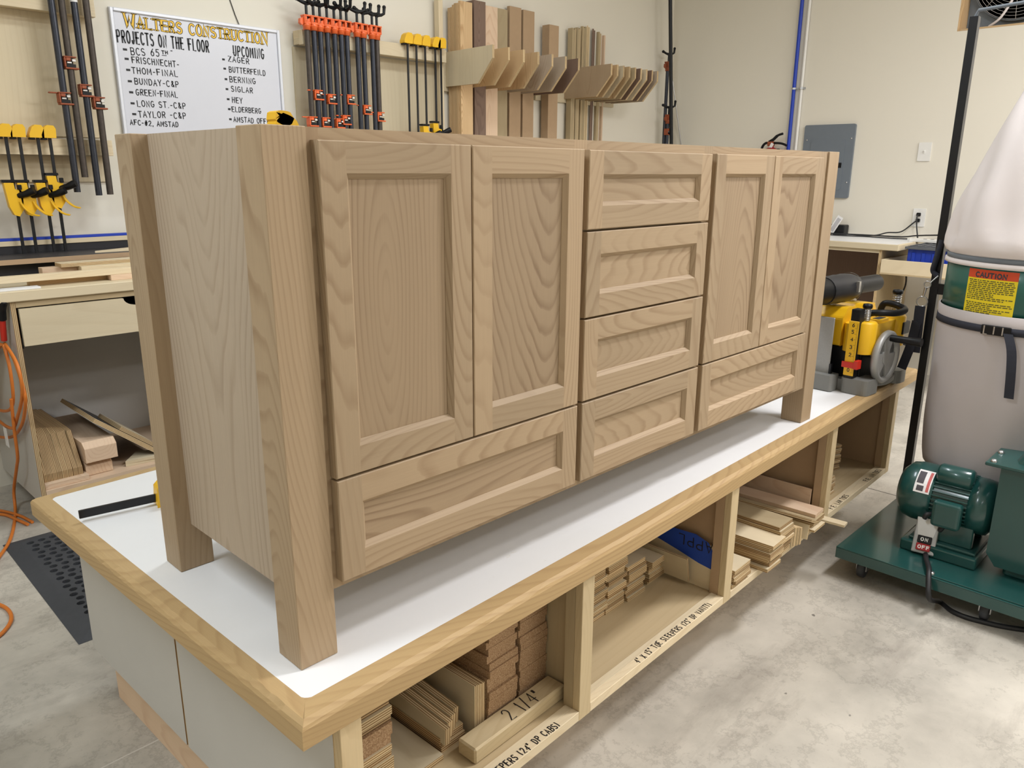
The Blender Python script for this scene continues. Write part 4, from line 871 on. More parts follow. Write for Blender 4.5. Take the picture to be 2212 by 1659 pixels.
dp('cabinet_back', 'walnut', (5.395, 5.41, sp + .018, 2.3, FLOOR + .1, DZ - .0405), ax=2)
dp('top_rail', 'birch', (4.84, 4.858, sp + .018, 2.3, DZ - .062, DZ - .0405), ax=1)
dp('bottom_shelf', 'walnut', (4.85, 5.395, sp + .018, 2.3, FLOOR + .10, FLOOR + .118), ax=1)
TY1 = sp - .02; TY0 = TY1 - .62
dp('far_panel', 'tanply', (4.84, 5.41, TY0 - .036, TY0 - .018, FLOOR + .002, DZ - .0405), ax=2)
tz = at(1905, 592, 0, 4.79).z
tr = dp('pull_out_tray', 'birch', (4.79, 4.806, TY0, TY1, tz + .008, tz + .095), (4.806, 5.30, TY1 - .014, TY1, tz + .008, tz + .095), (4.806, 5.30, TY0, TY0 + .014, tz + .008, tz + .095), ax=1, bev=.001)
dp('tray_bottom', 'tanply', (4.786, 5.30, TY0, TY1, tz, tz + .0078), ax=1, bev=.0005); dp('tray_slide', 'steel', (4.85, 5.30, TY1 + .001, sp - .001, tz + .03, tz + .065), (4.85, 5.30, TY0 - .017, TY0 - .001, tz + .03, tz + .065))
bn = thing('storage_bin', 'blue ribbed storage bin with a dark grey lid in the desk tray', 'bin', (5.03, TY0 + .2, tz + .008)); bb = at(1958, 566, 0, 4.87).y - (TY0 + .2)
m = M(); hz = DZ - .012 - tz - .008; hz2 = hz - .012
m.box(-.16, .19, -.18, bb, .001, hz2)
k = bb - .02
while k > -.17:
    m.box(-.168, -.16, k - .028, k - .006, .02, hz2 - .02); k -= .06
m.build('tub', MT['bluepaint'], bn, .003)
m = M(); m.box(-.19, .205, -.19, bb + .012, hz2 + .0005, hz2 + .016)
for i in range(9): m.box(-.17 + i * .042, -.160 + i * .042, -.18, bb, hz2 + .0162, hz2 + .020)
for i in range(9): m.box(-.17, .185, bb - .02 - i * .042, bb - .012 - i * .042, hz2 + .0205, hz2 + .0235)
m.build('lid', MT['greygrid'], bn, .002)
pw = thing('power_strip', 'white power strip on the bin lid under the outlet', 'power strip', (5.16, TY0 + .38, tz + .008 + hz2 + .0238))
m = M(); m.box(-.02, .02, -.16, .20, 0, .022); m.build('strip_body', MT['white'], pw, .003)
m = M(); [m.box(-.012, .012, -.13 + i * .045, -.11 + i * .045, .0222, .0232) for i in range(6)]; m.build('sockets', MT['print'], pw)
# cables on the desk and at the outlet
def cab(name, label, pts, r=.0048, parent=None):
    m = M(); m.tube(curve(pts), r, 8); o = m.build(name, MT['cable'], parent); return o if parent else tag(o, label, 'cable')
cz = DZ + .006
cab('power_cable', 'black cable curving from the lower plug to the bundle on the desk', [(5.398, OP.y + .004, OP.z - .022), (5.385, OP.y + .02, OP.z - .035), (5.37, OP.y + .09, OP.z - .10), (5.36, OP.y + .18, cz + .03), (5.35, OP.y + .27, cz + .006), (5.34, OP.y + .45, cz + .004), (5.33, OP.y + .8, cz + .004), (5.33, 2.1, cz)])
cab('power_cable', 'black cable dropping straight from the plugs to the desk edge', [(5.392, OP.y, OP.z + .02), (5.375, OP.y, OP.z), (5.37, OP.y - .008, OP.z - .06), (5.35, OP.y - .03, cz + .012), (5.33, OP.y - .03, cz + .028)])
cab('power_cable', 'thin black cable snaking along the back of the desk', [(5.30, OP.y + .02, cz + .0), (5.27, OP.y + .12, cz), (5.29, OP.y + .3, cz), (5.25, OP.y + .5, cz), (5.30, OP.y + .8, cz), (5.28, 1.9, cz)], .004)
cab('power_cable', 'black cable lying from the power strip along the wall', [(5.20, OP.y - .22, cz + .045), (5.24, OP.y - .06, cz + .03), (5.29, OP.y + .06, cz + .012), (5.31, OP.y + .3, cz + .009), (5.28, OP.y + .55, cz + .009), (5.31, OP.y + .95, cz + .009), (5.30, 2.0, cz + .009)])
for z, l in ((.022, 'upper black plug in the wall outlet'), (-.018, 'lower black plug in the wall outlet')):
    m = M(); m.box(-.030, -.0087, -.013, .013, z - .012, z + .012); o = m.build('plug', MT['black'], None, .004, loc=OP); tag(o, l, 'plug')
cab('hanging_cable', 'black cable hanging under the pull-out tray by the right desk', [(5.2, OP.y - .03, tz - .01), (5.2, OP.y - .04, tz - .12), (5.2, OP.y + .02, tz - .3), (5.2, OP.y + .04, tz - .42), (5.2, OP.y - .02, tz - .5), (5.2, OP.y - .12, tz - .53)], .0055)
ch = thing('charger', 'black battery charger with a white paper tag on the right desk', 'charger', (5.36, at(1803, 500, 0, 5.36).y, DZ + .0005))
m = M(); m.box(-.045, .045, -.085, .085, 0, .075); m.build('charger_body', MT['black'], ch, .008, 2)
m = M(); m.box(-.0462, -.0455, .005, .075, .02, .055); m.build('label_plate', MT['greyplastic'], ch)
m = M(); m.at((-.052, -.018, .07), (.50, 0, 0)); m.box(-.0008, .0008, -.022, .022, -.065, .075); m.box(-.0012, -.0009, -.014, .014, -.045, .060, mat=1); m.build('paper_tag', [MT['paper'], plain('tag_print', srgb(186, 184, 186), .7, var=.35, vs=300)], ch)
# ---------------------------------------------------------------- fire extinguisher
e = at(1664, 318, 0, 5.32); ex = thing('fire_extinguisher', 'red fire extinguisher with black levers hung on the right wall', 'fire extinguisher', (5.335, e.y, e.z - .02))
m = M(); m.lathe([(.0, -.36), (.055, -.36), (.062, -.35), (.062, -.03), (.055, -.008), (.035, .012), (.018, .02), (.018, .03), (0, .03)], seg=24); m.build('cylinder', MT['red'], ex)
m = M(); m.box(-.018, .018, -.02, .028, .028, .062); m.build('valve', MT['rust'], ex, .005, 2)
m = M(); m.tube(curve([(0, .02, .058), (0, -.01, .075), (0, -.045, .105), (0, -.085, .118)]), [.013] * 8 + [.0115] * 8 + [.009] * 9, 10); m.build('lever', MT['black'], ex)
m = M(); m.tube(curve([(0, .0, .050), (0, -.05, .050), (0, -.09, .044), (0, -.125, .030)]), .0085, 10); m.build('carry_handle', MT['black'], ex)
m = M(); m.tube(curve([(0, .02, .052), (0, .05, .050), (0, .073, .025), (0, .078, -.02), (0, .076, -.2)]), .0095, 10); m.build('hose', MT['black'], ex)
m = M(); m.at((-.022, -.008, .026), (.5, 0, 0)); m.box(-.001, .001, -.012, .012, -.03, .025); m.build('tag', MT['paper'], ex)
m = M(); m.box(.0625, .083, -.03, .03, -.30, .01); m.box(.03, .0625, -.064, .064, -.12, -.105); m.build('bracket', MT['black'], ex)
# ---------------------------------------------------------------- long clamps in the corner
pb = at(1450, 305, 1, 2.80); pt = at(1448, 0, 1, 2.80)
lc = thing('long_pipe_clamp', 'tall black pole of a long clamp standing in the room corner', 'clamp', (pb.x - .05, 2.80, FLOOR))
m = M(); d = (pt - pb) * 1.35; m.tube([(pb.x - (pb - pt).x / (pb - pt).z * (pb.z - FLOOR) - pb.x + .05, 0, .002), tuple(pt + (pt - pb) * .25 - V3((pb.x - .05, 2.80, FLOOR)))], .015, 14); m.build('pole', MT['blacksteel'], lc)
for u, v, lb, zt in ((1442, 152, 'dark pipe clamp with an orange head high up in the room corner', 0), (1436, 266, 'dark pipe clamp with a rusty orange head low in the room corner', 1)):
    p = at(u, v, 1, 2.86); pipe_clamp(p.x, 2.86 - .03 * zt, p.z, FLOOR + .002, p.z - .07 if zt else None, lb, None, 'rust', 'bluesteel', ang=[2.6, 2.2][zt], hook=False)
a = at(1454, 185, 1, 2.86); b = at(1471, 308, 1, 2.80)
m = M(); k = (b - a); f = (a.z - FLOOR - .004) / (a.z - b.z); m.tube([a + k * f, a - k * .1], .0055, 10); tag(m.build('metal_rod', MT['steel']), 'thin bright rod leaning in the corner beside the tall black pole', 'rod')
# ---------------------------------------------------------------- benchtop planer
PR = math.radians(-5.5); PLO = B(2.40, .011, 0)
pl = thing('thickness_planer', 'yellow benchtop planer with grey crank wheel standing on the right end of the workbench', 'planer', PLO, BT + PR)
PRm = Matrix.Rotation(BT + PR, 3, 'Z')
def PLp(p): return PRm.transposed() @ (p - PLO)
def pp(name, mat, *boxes, bev=.004, seg=2, parent=None):
    m = M()
    for b in boxes: m.box(*b)
    return m.build(name, MT[mat], parent or pl, bev, seg)
m = M()
m.prism(rrect(.0, .105, .0, .105, .02), 2, .001, .058); m.prism(rrect(.27, .365, .0, .095, .03), 2, .001, .052)
m.prism(rrect(-.035, .03, .12, .58, .012), 2, .002, .062); m.prism(rrect(.02, .34, .09, .58, .02), 2, .001, .045)
m.build('base', MT['greyplastic'], pl, .006, 2)
m = M(); m.strap(curve([(.10, .03, .03), (.17, .015, .028), (.24, .02, .03), (.29, .04, .032)], 5), .022, .03, (0, 0, 1)); m.build('base_guard', MT['greyplastic'], pl, .003)
pp('lower_body', 'black', (.05, .31, .055, .56, .0455, .165), bev=.006)
m = M(); m.prism(rrect(.035, .325, .035, .135, .028), 2, .150, .255); m.lathe([(.042, .150), (.042, .262), (.036, .270), (0, .270)], c=(.060, .060, 0), seg=20); m.lathe([(.042, .150), (.042, .262), (.036, .270), (0, .270)], c=(.300, .055, 0), seg=20)
m.build('side_cover', MT['yellow'], pl, .004, 2)
m = M(); m.prism([(.165, .035), (.165, .315), (.270, .318), (.305, .295), (.305, .235), (.280, .21), (.280, .15), (.308, .125), (.308, .07), (.272, .035)], 1, .136, .565)
m.build('upper_body', MT['yellow'], pl, .008, 2)
for x0 in (.075, .243):
    m = M(); m.prism(rrect(x0, x0 + .042, .20, .54, .015), 2, .3065 if x0 > .1 else .3095, .3125); m.build('silver_plate', MT['steel'], pl, .001)
m = M(); m.box(.0, .006, .15, .585, .028, .275); o = m.build('infeed_table', MT['alu'], pl, .002)
m = M(); m.box(-.004, .010, .142, .1495, .03, .10); m.build('table_bracket', MT['blacksteel'], o)
pp('outfeed_table', 'alu', (.345, .47, .12, .56, .075, .088), bev=.002)
pp('scale_column', 'black', (-.002, .040, .058, .090, .0585, .318), bev=.003)
m = M(); m.box(-.0065, -.0025, .055, .092, .070, .275); sc_ = m.build('depth_scale', MT['yellow'], pl, .0008)
m = M()
for i, z in zip('0123456', (.085, .114, .143, .172, .201, .229, .254)):
    if i != '1': write(m, i, V3((-.0068, .0785, z)), V3((0, -1, 0)), V3((0, 0, 1)), .0125, .0026, cw=.7)
for k in range(36):
    z = .082 + k * .0052; w = .011 if k % 4 == 0 else .006
    m.quad((-.0068, .0555 + w, z), (-.0068, .0555, z), (-.0068, .0555, z + .0009), (-.0068, .0555 + w, z + .0009))
m.build('scale_marks', MT['ink'], sc_)
pp('depth_pointer', 'redplastic', (-.011, -.0069, .046, .100, .100, .122), (-.012, .02, .040, .0545, .098, .130), bev=.001)
def spring(cx, cy, z0, z1, r, n, capz):
    m = M(); m.tube([(cx, cy, z0), (cx, cy, z1)], r * .55, 10); N_ = n * 12
    m.tube([(cx + r * math.cos(2 * PI * i / 12), cy + r * math.sin(2 * PI * i / 12), z0 + (z1 - z0) * i / N_) for i in range(N_ + 1)], .0024, 6)
    o = m.build('elevation_spring', MT['steel'], pl)
    m = M(); m.lathe([(.0, z1 + .018), (r + .003, z1 + .015), (r + .005, z1 + .008), (r + .004, z1), (0, z1)][::-1], c=(cx, cy, 0), seg=18); m.build('spring_cap', MT['black'], o)
spring(.060, .060, .2705, .318, .0125, 8, 0); spring(.300, .055, .2705, .348, .0145, 9, 0)
m = M(); m.tube(curve([(.095, .085, .255), (.105, .070, .290), (.115, .030, .298), (.165, -.004, .296), (.23, -.006, .300), (.268, .03, .306), (.262, .085, .310), (.262, .10, .255)]), .0125, 10); m.build('carry_handle', MT['black'], pl)
m = M(); m.prism(rrect(.13, .225, .04, .085, .02), 2, .2552, .266); m.build('lock_cap', MT['yellow'], pl, .003)
m = M(); m.box(.148, .208, .05, .075, .2662, .2675); m.build('cap_label', MT['print'], pl)
pp('breaker_switch', 'black', (.285, .345, .010, .034, .195, .243), bev=.003)
# crank wheel
wc = V3((.135, .006, .132)); wh = M(); R0 = .092
wh.lathe([(R0 - .014, 0), (R0 - .010, -.013), (R0, -.016), (R0 + .008, -.008), (R0 + .009, .004), (R0 + .002, .012), (R0 - .010, .010), (R0 - .014, 0)], c=tuple(wc), ax=1, seg=40)
wh.prism([(wc.z + .03 * math.cos(t) - .0, wc.x + .03 * math.sin(t)) for t in [2 * PI * i / 20 for i in range(20)]], 1, .0, .012)
for a, w in ((.15, .5), (2.25, .75), (4.35, .6)):
    P = [(wc.z + .022 * math.cos(a - 1.1), wc.x + .022 * math.sin(a - 1.1)), (wc.z + (R0 - .008) * math.cos(a - w), wc.x + (R0 - .008) * math.sin(a - w)), (wc.z + (R0 - .004) * math.cos(a), wc.x + (R0 - .004) * math.sin(a)), (wc.z + (R0 - .008) * math.cos(a + w), wc.x + (R0 - .008) * math.sin(a + w)), (wc.z + .022 * math.cos(a + 1.1), wc.x + .022 * math.sin(a + 1.1))]
    wh.prism(P, 1, .001, .009)
whl = wh.build('crank_wheel', MT['alu'], pl)
m = M(); m.tube([(wc.x, .0125, wc.z), (wc.x, .056, wc.z)], .012, 12); m.build('crank_shaft', MT['steel'], whl)
m = M(); hx, hz = wc.x - .012, wc.z + .076
m.tube([(hx, -.012, hz), (hx, -.030, hz), (hx, -.075, hz), (hx, -.118, hz), (hx, -.122, hz)], [.012, .0135, .0135, .0165, .015], 16); m.build('crank_handle', MT['black'], whl)
# dust hood and pipe lying on top of the planer
a = at(1778, 629, 2, .372); b = at(1893, 610, 2, .374); a.z = .372; b.z = .374
dh = thing('dust_adapter', 'black dust hose adapter wrapped in tape lying on top of the yellow planer', 'hose adapter', (a.x, a.y, .32)); o0 = V3((a.x, a.y, .32)); d = (b - a); L = d.length; d.normalize()
m = M(); Q = lambda t: a + d * t * L - o0
m.tube([Q(-.55), Q(-.2), Q(.0)], .050, 24); m.build('large_pipe', MT['black'], dh)
m = M(); rr = [.0525, .054, .0535, .0555, .054, .0555, .053, .050, .042]; m.tube([Q(.001 + .068 * i) for i in range(9)], rr, 22); m.build('tape_wrap', MT['dark'], dh)
m = M(); m.tube([Q(.47), Q(.995)], .0325, 22, caps=False); m.tube([Q(.995), Q(.80)], .0285, 22, caps=False); m.build('small_pipe', MT['black'], dh)
m = M(); m.tube([Q(.455), Q(.475)], .0562, 24, caps=False); m.build('hose_clamp', MT['blacksteel'], dh)
m = M(); q_ = Q(.44) + V3((-.030, -.052, .010)); m.box(q_.x - .008, q_.x + .008, q_.y - .006, q_.y + .006, q_.z - .02, q_.z + .02); m.build('clamp_screw', MT['steel'], dh)
# ---------------------------------------------------------------- dust collector
BZ = -.485; BX0, BX1, BY1, BY0 = 2.06, 2.71, -.092, -1.06
dc = thing('dust_collector', 'green dust collector on a wheeled base with white filter bags', 'dust collector', (2.38, -.55, FLOOR)); DO = V3((2.38, -.55, FLOOR))
DY = 0
def dpart(name, mat, fn, parent=dc, bev=0, seg=1):
    m = M(); m.at(-DO + V3((0, DY, 0))); fn(m); o = m.build(name, MT[mat] if isinstance(mat, str) else mat, parent, bev, seg); return o
def f(m):
    m.box(BX0, BX1, BY0, BY1, BZ - .003, BZ); m.box(BX0, BX0 + .004, BY0, BY1, BZ - .042, BZ - .003); m.box(BX1 - .004, BX1, BY0, BY1, BZ - .042, BZ - .003); m.box(BX0 + .004, BX1 - .004, BY1 - .004, BY1, BZ - .042, BZ - .003); m.box(BX0 + .004, BX1 - .004, BY0, BY0 + .004, BZ - .042, BZ - .003)
    m.box(BX0 + .008, BX0 + .035, BY0 + .02, BY1 - .30, BZ, BZ + .004)
base = dpart('base_plate', 'green', f, bev=.003, seg=2)
for cx in (BX0 + .075, BX1 - .075):
    for cy in (BY1 - .075, -.56, BY0 + .075):
        c = dpart('caster', 'rubber', lambda m: m.lathe([(.012, -.011), (.028, -.013), (.036, -.010), (.037, 0), (.036, .010), (.028, .013), (.012, .011)], c=(cx, cy, FLOOR + .0375), ax=1, seg=20))
        dpart('caster_fork', 'steel', lambda m: (m.box(cx - .016, cx + .03, cy - .018, cy - .0145, FLOOR + .03, BZ - .0432), m.box(cx - .016, cx + .03, cy + .0145, cy + .018, FLOOR + .03, BZ - .0432), m.box(cx - .03, cx + .035, cy - .026, cy + .026, BZ - .046, BZ - .0425)), c)
for by in (-.40, -.75):
    dpart('bolt', 'steel', lambda m: m.lathe([(.010, BZ + .0042), (.010, BZ + .008), (.007, BZ + .011), (0, BZ + .0115)], c=(BX0 + .021, by, 0), seg=8), base)
# motor along y
DY = -.035
mx, mz, mr = 2.325, -.298, .094
def f(m):
    m.lathe([(mr - .004, -.405), (mr - .004, -.285)], c=(mx, 0, mz), ax=1, seg=40)
    for k in range(40):
        a = 2 * PI * k / 40; ca, sa = math.cos(a), math.sin(a); t = V3((-sa, 0, ca)) * .0022; r1 = V3((ca, 0, sa)) * (mr - .006) + V3((mx, 0, mz)); r2 = V3((ca, 0, sa)) * (mr + .006) + V3((mx, 0, mz))
        y0, y1 = V3((0, -.402, 0)), V3((0, -.288, 0))
        m.add([r1 - t + y0, r1 + t + y0, r2 + t + y0, r2 - t + y0, r1 - t + y1, r1 + t + y1, r2 + t + y1, r2 - t + y1], [(0, 1, 2, 3), (7, 6, 5, 4), (1, 5, 6, 2), (3, 2, 6, 7), (0, 3, 7, 4)])
    m.lathe([(.0, -.475), (mr * .7, -.475), (mr, -.455), (mr + .004, -.43), (mr + .004, -.400), (mr - .004, -.400)], c=(mx, 0, mz), ax=1, seg=40)
mot = dpart('motor', 'green', f)
dpart('fan_cover', 'green', lambda m: m.lathe([(mr + .002, -.290), (mr + .010, -.288), (mr + .011, -.225), (mr + .004, -.195), (mr - .022, -.172), (mr - .06, -.165), (0, -.164)], c=(mx, 0, mz), ax=1, seg=40), mot)
dpart('capacitor_cover', 'green', lambda m: m.lathe([(.0, -.402), (.030, -.400), (.036, -.392), (.036, -.300), (.030, -.292), (0, -.290)], c=(mx - .045, 0, mz + .098), ax=1, seg=24), mot)
dpart('junction_box', 'green', lambda m: (m.box(mx - .128, mx - .09, -.395, -.305, mz - .068, mz + .025)), mot, .012, 3)
dpart('motor_mount', 'green', lambda m: (m.box(mx - .075, mx - .05, -.43, -.26, BZ + .0502, mz - .06), m.box(mx + .05, mx + .075, -.43, -.26, BZ + .0502, mz - .06), m.box(mx - .10, mx + .10, -.45, -.24, BZ + .0405, BZ + .0502)), mot, .003)
dpart('motor_riser', 'green', lambda m: m.box(mx - .12, mx + .12, -.46, -.22, BZ + .0002, BZ + .0402), base, .006, 2)
def f(m):                                                              # rating label bent round the fan cover
    n = 8; r = mr + .0118
    for rr, mat, ya, yb_, a0, a1 in ((r, 0, -.283, -.232, 2.02, 2.86), (r + .0003, 1, -.258, -.236, 2.10, 2.55), (r + .0003, 1, -.262, -.240, 2.62, 2.80), (r + .0003, 2, -.279, -.270, 2.08, 2.80)):
        vs = []
        for i in range(n + 1):
            a = a0 + (a1 - a0) * i / n; vs += [(mx + rr * math.cos(a), ya, mz + rr * math.sin(a)), (mx + rr * math.cos(a), yb_, mz + rr * math.sin(a))]
        m.add(vs, [(2 * i, 2 * i + 1, 2 * i + 3, 2 * i + 2) for i in range(n)], mat)
dpart('rating_label', 'paper', f, mot); lb = [o for o in kids(mot) if o.name.startswith('rating')][0]; lb.data.materials.append(plain('label_black_print', srgb(74, 70, 74), .6, var=.5, vs=400)); lb.data.materials.append(plain('label_red_print', srgb(196, 96, 92), .6, var=.3, vs=300))
# blower housing and inlet
DY = 0
hx0, hx1, hy1, hy0 = 2.225, 2.47, -.515, -.88
zf = at(2140, 1000, 0, hx0).z
def f(m):
    m.box(hx0 + .02, hx1 - .02, hy0 + .05, hy1 - .05, BZ + .0002, BZ + .031)
    P = [(hx1, BZ + .001), (hx1, -.235), (hx0, -.235), (hx0, BZ + .001)]
    Q = [(y, z) for y, z in ((hy1 - .03, BZ + .03), (hy1, BZ + .07), (hy1, zf), (hy0, zf), (hy0, BZ + .07), (hy0 + .03, BZ + .03))]
    m.prism(Q, 0, hx0, hx1)
bl = dpart('blower_housing', 'green', f, bev=.01, seg=3)
dpart('housing_flange', 'green', lambda m: m.box(hx0 - .035, hx1 + .035, hy0 - .03, hy1 + .04, zf + .0005, zf + .012), bl, .002)
for bx, by in ((hx0 - .018, hy1 + .02), (hx0 - .018, hy1 - .12), (hx0 + .09, hy1 + .025), (hx0 - .018, hy1 - .26)):
    dpart('bolt', 'steel', lambda m: m.lathe([(.010, zf + .0122), (.010, zf + .017), (.006, zf + .021), (0, zf + .0215)], c=(bx, by, 0), seg=8), bl)
cxh, cyh = 2.345, -.66
def f(m):
    n = 24; vs = []
    for i in range(n): 
        a = 2 * PI * i / n; c_, s_ = math.cos(a), math.sin(a); k = .115 / max(abs(c_), abs(s_)); k2 = min(k, .145); vs.append((cxh + k2 * c_, cyh + k2 * s_, zf + .0122))
    for i in range(n): a = 2 * PI * i / n; vs.append((cxh + .062 * math.cos(a), cyh + .062 * math.sin(a), zf + .125))
    for i in range(n): a = 2 * PI * i / n; vs.append((cxh + .060 * math.cos(a), cyh + .060 * math.sin(a), zf + .17))
    m.add(vs, [(j * n + i, j * n + (i + 1) % n, (j + 1) * n + (i + 1) % n, (j + 1) * n + i) for j in range(2) for i in range(n)], 0, True)
dpart('inlet_duct', 'green', f, bl)
def f(m):
    base_ = curve([(cxh, cyh, zf + .132), (cxh, cyh - .005, .03), (cxh - .01, cyh - .02, .14), (cxh - .02, cyh - .05, .26), (cxh - .03, cyh - .12, .40), (cxh - .05, cyh - .26, .50), (cxh - .07, cyh - .45, .54), (cxh - .08, cyh - .7, .50)], 40)
    m.tube(base_, [.068 if i % 6 in (0, 1, 2) else .061 for i in range(len(base_))], 26)
dpart('flexible_hose', 'greyhose', f, bl)
# drum ring, bags, post
bx_, by_, br = 2.64, -.436, .272
z0r, z1r = at(2028, 655, 0, 2.585).z, at(2039, 555, 0, 2.585).z
dpart('drum_ring', 'greendrum', lambda m: m.lathe([(br - .004, z0r - .03), (br, z0r - .03), (br, z1r + .05), (br - .004, z1r + .05), (br - .004, z0r - .03)], c=(bx_, by_, 0), seg=64))
def bag(prof, fold, name, mat, seed, top=0):
    R = random.Random(seed); ph = [R.uniform(0, 6.28) for _ in range(6)]
    def f(m):
        seg = 96; vs = []; n = len(prof)
        for j, (r, z, fl, ox, oy) in enumerate(prof):
            for k in range(seg):
                a = 2 * PI * k / seg
                w = fl * (.5 * math.sin(5 * a + ph[0] + 6 * z) + .35 * math.sin(9 * a + ph[1] - 9 * z) + .25 * math.sin(14 * a + ph[2] + 14 * z) + .3 * math.sin(3 * a + ph[3] + 17 * z))
                vs.append((bx_ + ox + (r + w) * math.cos(a), by_ + oy + (r + w) * math.sin(a), z + .3 * fl * math.sin(4 * a + ph[4])))
        m.add(vs, [(j * seg + k, j * seg + (k + 1) % seg, (j + 1) * seg + (k + 1) % seg, (j + 1) * seg + k) for j in range(n - 1) for k in range(seg)], 0, True)
    return dpart(name, mat, f)
zl = z0r
lower = [(br + .004, zl + .012, 0, 0, 0), (br + .010, zl + .010, 0, 0, 0), (br + .008, zl - .025, 0, 0, 0), (br + .006, zl - .05, .001, 0, 0)] + [(br + .006 + .004 * math.sin(PI * t) - .012 * t, zl - .05 - t * .50, .005 * t, 0, 0) for t in [i / 14 for i in range(1, 15)]] + [(br - .012, zl - .585, .004, 0, 0), (br - .05, zl - .60, .002, 0, 0), (.0, zl - .602, 0, 0, 0)]
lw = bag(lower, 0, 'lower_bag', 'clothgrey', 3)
zu = z1r; upr = [(br + .004, zu - .008, 0, 0, 0), (br + .011, zu - .006, .001, 0, 0), (br + .010, zu + .008, .001, 0, 0), (br + .003, zu + .010, 0, 0, 0), (br + .003, zu + .028, 0, 0, 0), (br + .012, zu + .034, .003, 0, 0), (br + .018, zu + .055, .009, 0, 0)]
for i in range(1, 31):
    t = i / 30; z = zu + .055 + t * .82; r = br * (1.05 - .06 * t - 1.0 * max(0, t - .16) ** 1.45 * .92); upr.append((max(r, .05), z, .015 * math.exp(-3.2 * t) + .007, .05 * t, -.10 * t))
upr.append((.0, zu + .885, 0, .05, -.10))
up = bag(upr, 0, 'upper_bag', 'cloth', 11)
dpart('bag_strap', 'steelgrey', lambda m: m.lathe([(br + .0045, zu + .011), (br + .0062, zu + .011), (br + .0062, zu + .027), (br + .0045, zu + .027)], c=(bx_, by_, 0), seg=64), up)
dpart('bag_belt', 'webbing', lambda m: m.lathe([(br + .0085, zl - .048), (br + .0115, zl - .048), (br + .0105, zl - .024), (br + .0085, zl - .024)], c=(bx_, by_, 0), seg=64), lw)
def ang_at(px, z=None):
    best = min(((abs(((lambda q: 1106 + FPX * q.x / -q.z)(CAM_R.transposed() @ (V3((bx_ + br * math.cos(a), by_ + br * math.sin(a), z0r + .06)) - CAM_C)) - px)), a) for a in [PI * .5 + i * .004 for i in range(400)]))
    return best[1]
def f(m):
    a = ang_at(2165); c, s_ = math.cos(a), math.sin(a); P = V3((bx_ + (br + .0125) * c, by_ + (br + .0125) * s_, zl - .036)); t = V3((-s_, c, 0))
    m.at(P - DO, (0, 0, a)); m.box(-.003, .004, -.045, .045, -.016, .016)
bk = dpart('buckle', 'black', f, lw, .003, 2)
def f(m):
    a = ang_at(2165); c, s_ = math.cos(a), math.sin(a); P = V3((bx_ + (br + .0125) * c, by_ + (br + .0125) * s_, zl - .036)); m.at(P - DO, (0, 0, a))
    for y in (.022, -.004, -.034): m.box(.0045, .007, y - .002, y + .002, -.012, .014)
    m.box(.0045, .0065, -.036, -.024, -.015, -.0125)
dpart('buckle_prongs', 'steel', f, bk)
def f(m):
    a = ang_at(2195); c, s_ = math.cos(a), math.sin(a); P = V3((bx_ + (br + .02) * c, by_ + (br + .02) * s_, zl - .04)); m.strap(curve([P, P + V3((-.012, -.02, -.05)), P + V3((-.015, -.03, -.12)), P + V3((-.006, -.035, -.21))], 4), .028, .002, (-s_, c, 0))
dpart('belt_tail', 'webbing', f, lw)
# caution label, bent round the drum
aL, aR = ang_at(2086), ang_at(2198)
def patch(m, x0, x1, y0, y1, r, mat):
    n = max(2, int(abs(x1 - x0) * 12)); H_ = z1r - z0r; vs = []
    for i in range(n + 1):
        a = aL + (aR - aL) * (x0 + (x1 - x0) * i / n)
        for y in (y0, y1): vs.append((bx_ + r * math.cos(a), by_ + r * math.sin(a), z0r - .022 + y * (H_ + .002)))
    m.add(vs, [(2 * i, 2 * i + 2, 2 * i + 3, 2 * i + 1) for i in range(n)], mat)
def f(m):
    patch(m, 0, 1, 0, .87, br + .0006, 0); patch(m, 0, 1, .87, 1.04, br + .0006, 1)
    R = random.Random(4); y = .83
    while y > .09:
        if not .40 < y < .43:
            x = .04 if R.random() < .6 else .06; xe = R.choice((.97, .96, .95, .8, .6))
            while x < xe - .02:
                w = R.uniform(.03, .11); patch(m, x, min(x + w, xe), y - .011, y + .009, br + .0009, 2); x += w + .018
        y -= .0365
    for y, xe in ((.075, .97), (.04, .5)):
        x = .04
        while x < xe: w = R.uniform(.05, .1); patch(m, x, min(x + w, xe), y - .011, y + .011, br + .0009, 3); x += w + .02
cl = dpart('caution_label', 'labelyellow', f)
for mt in ('labelred', 'labeltext', 'labelred'): cl.data.materials.append(MT[mt])
m = M(); wl = 'CAUTION'; H_ = z1r - z0r; vs0 = len(m.v)
write(m, wl, V3((0, 0, 0)), V3((1, 0, 0)), V3((0, 0, 1)), .085, .026, cw=.85, gap=.3, total=.64)
for i, p in enumerate(m.v):
    a = aL + (aR - aL) * (.18 + p.x); r = br + .001; m.v[i] = V3((bx_ + r * math.cos(a), by_ + r * math.sin(a), z0r - .022 + (.895 + p.z) * (H_ + .002))) - DO
m.build('lettering', MT['print'], cl)
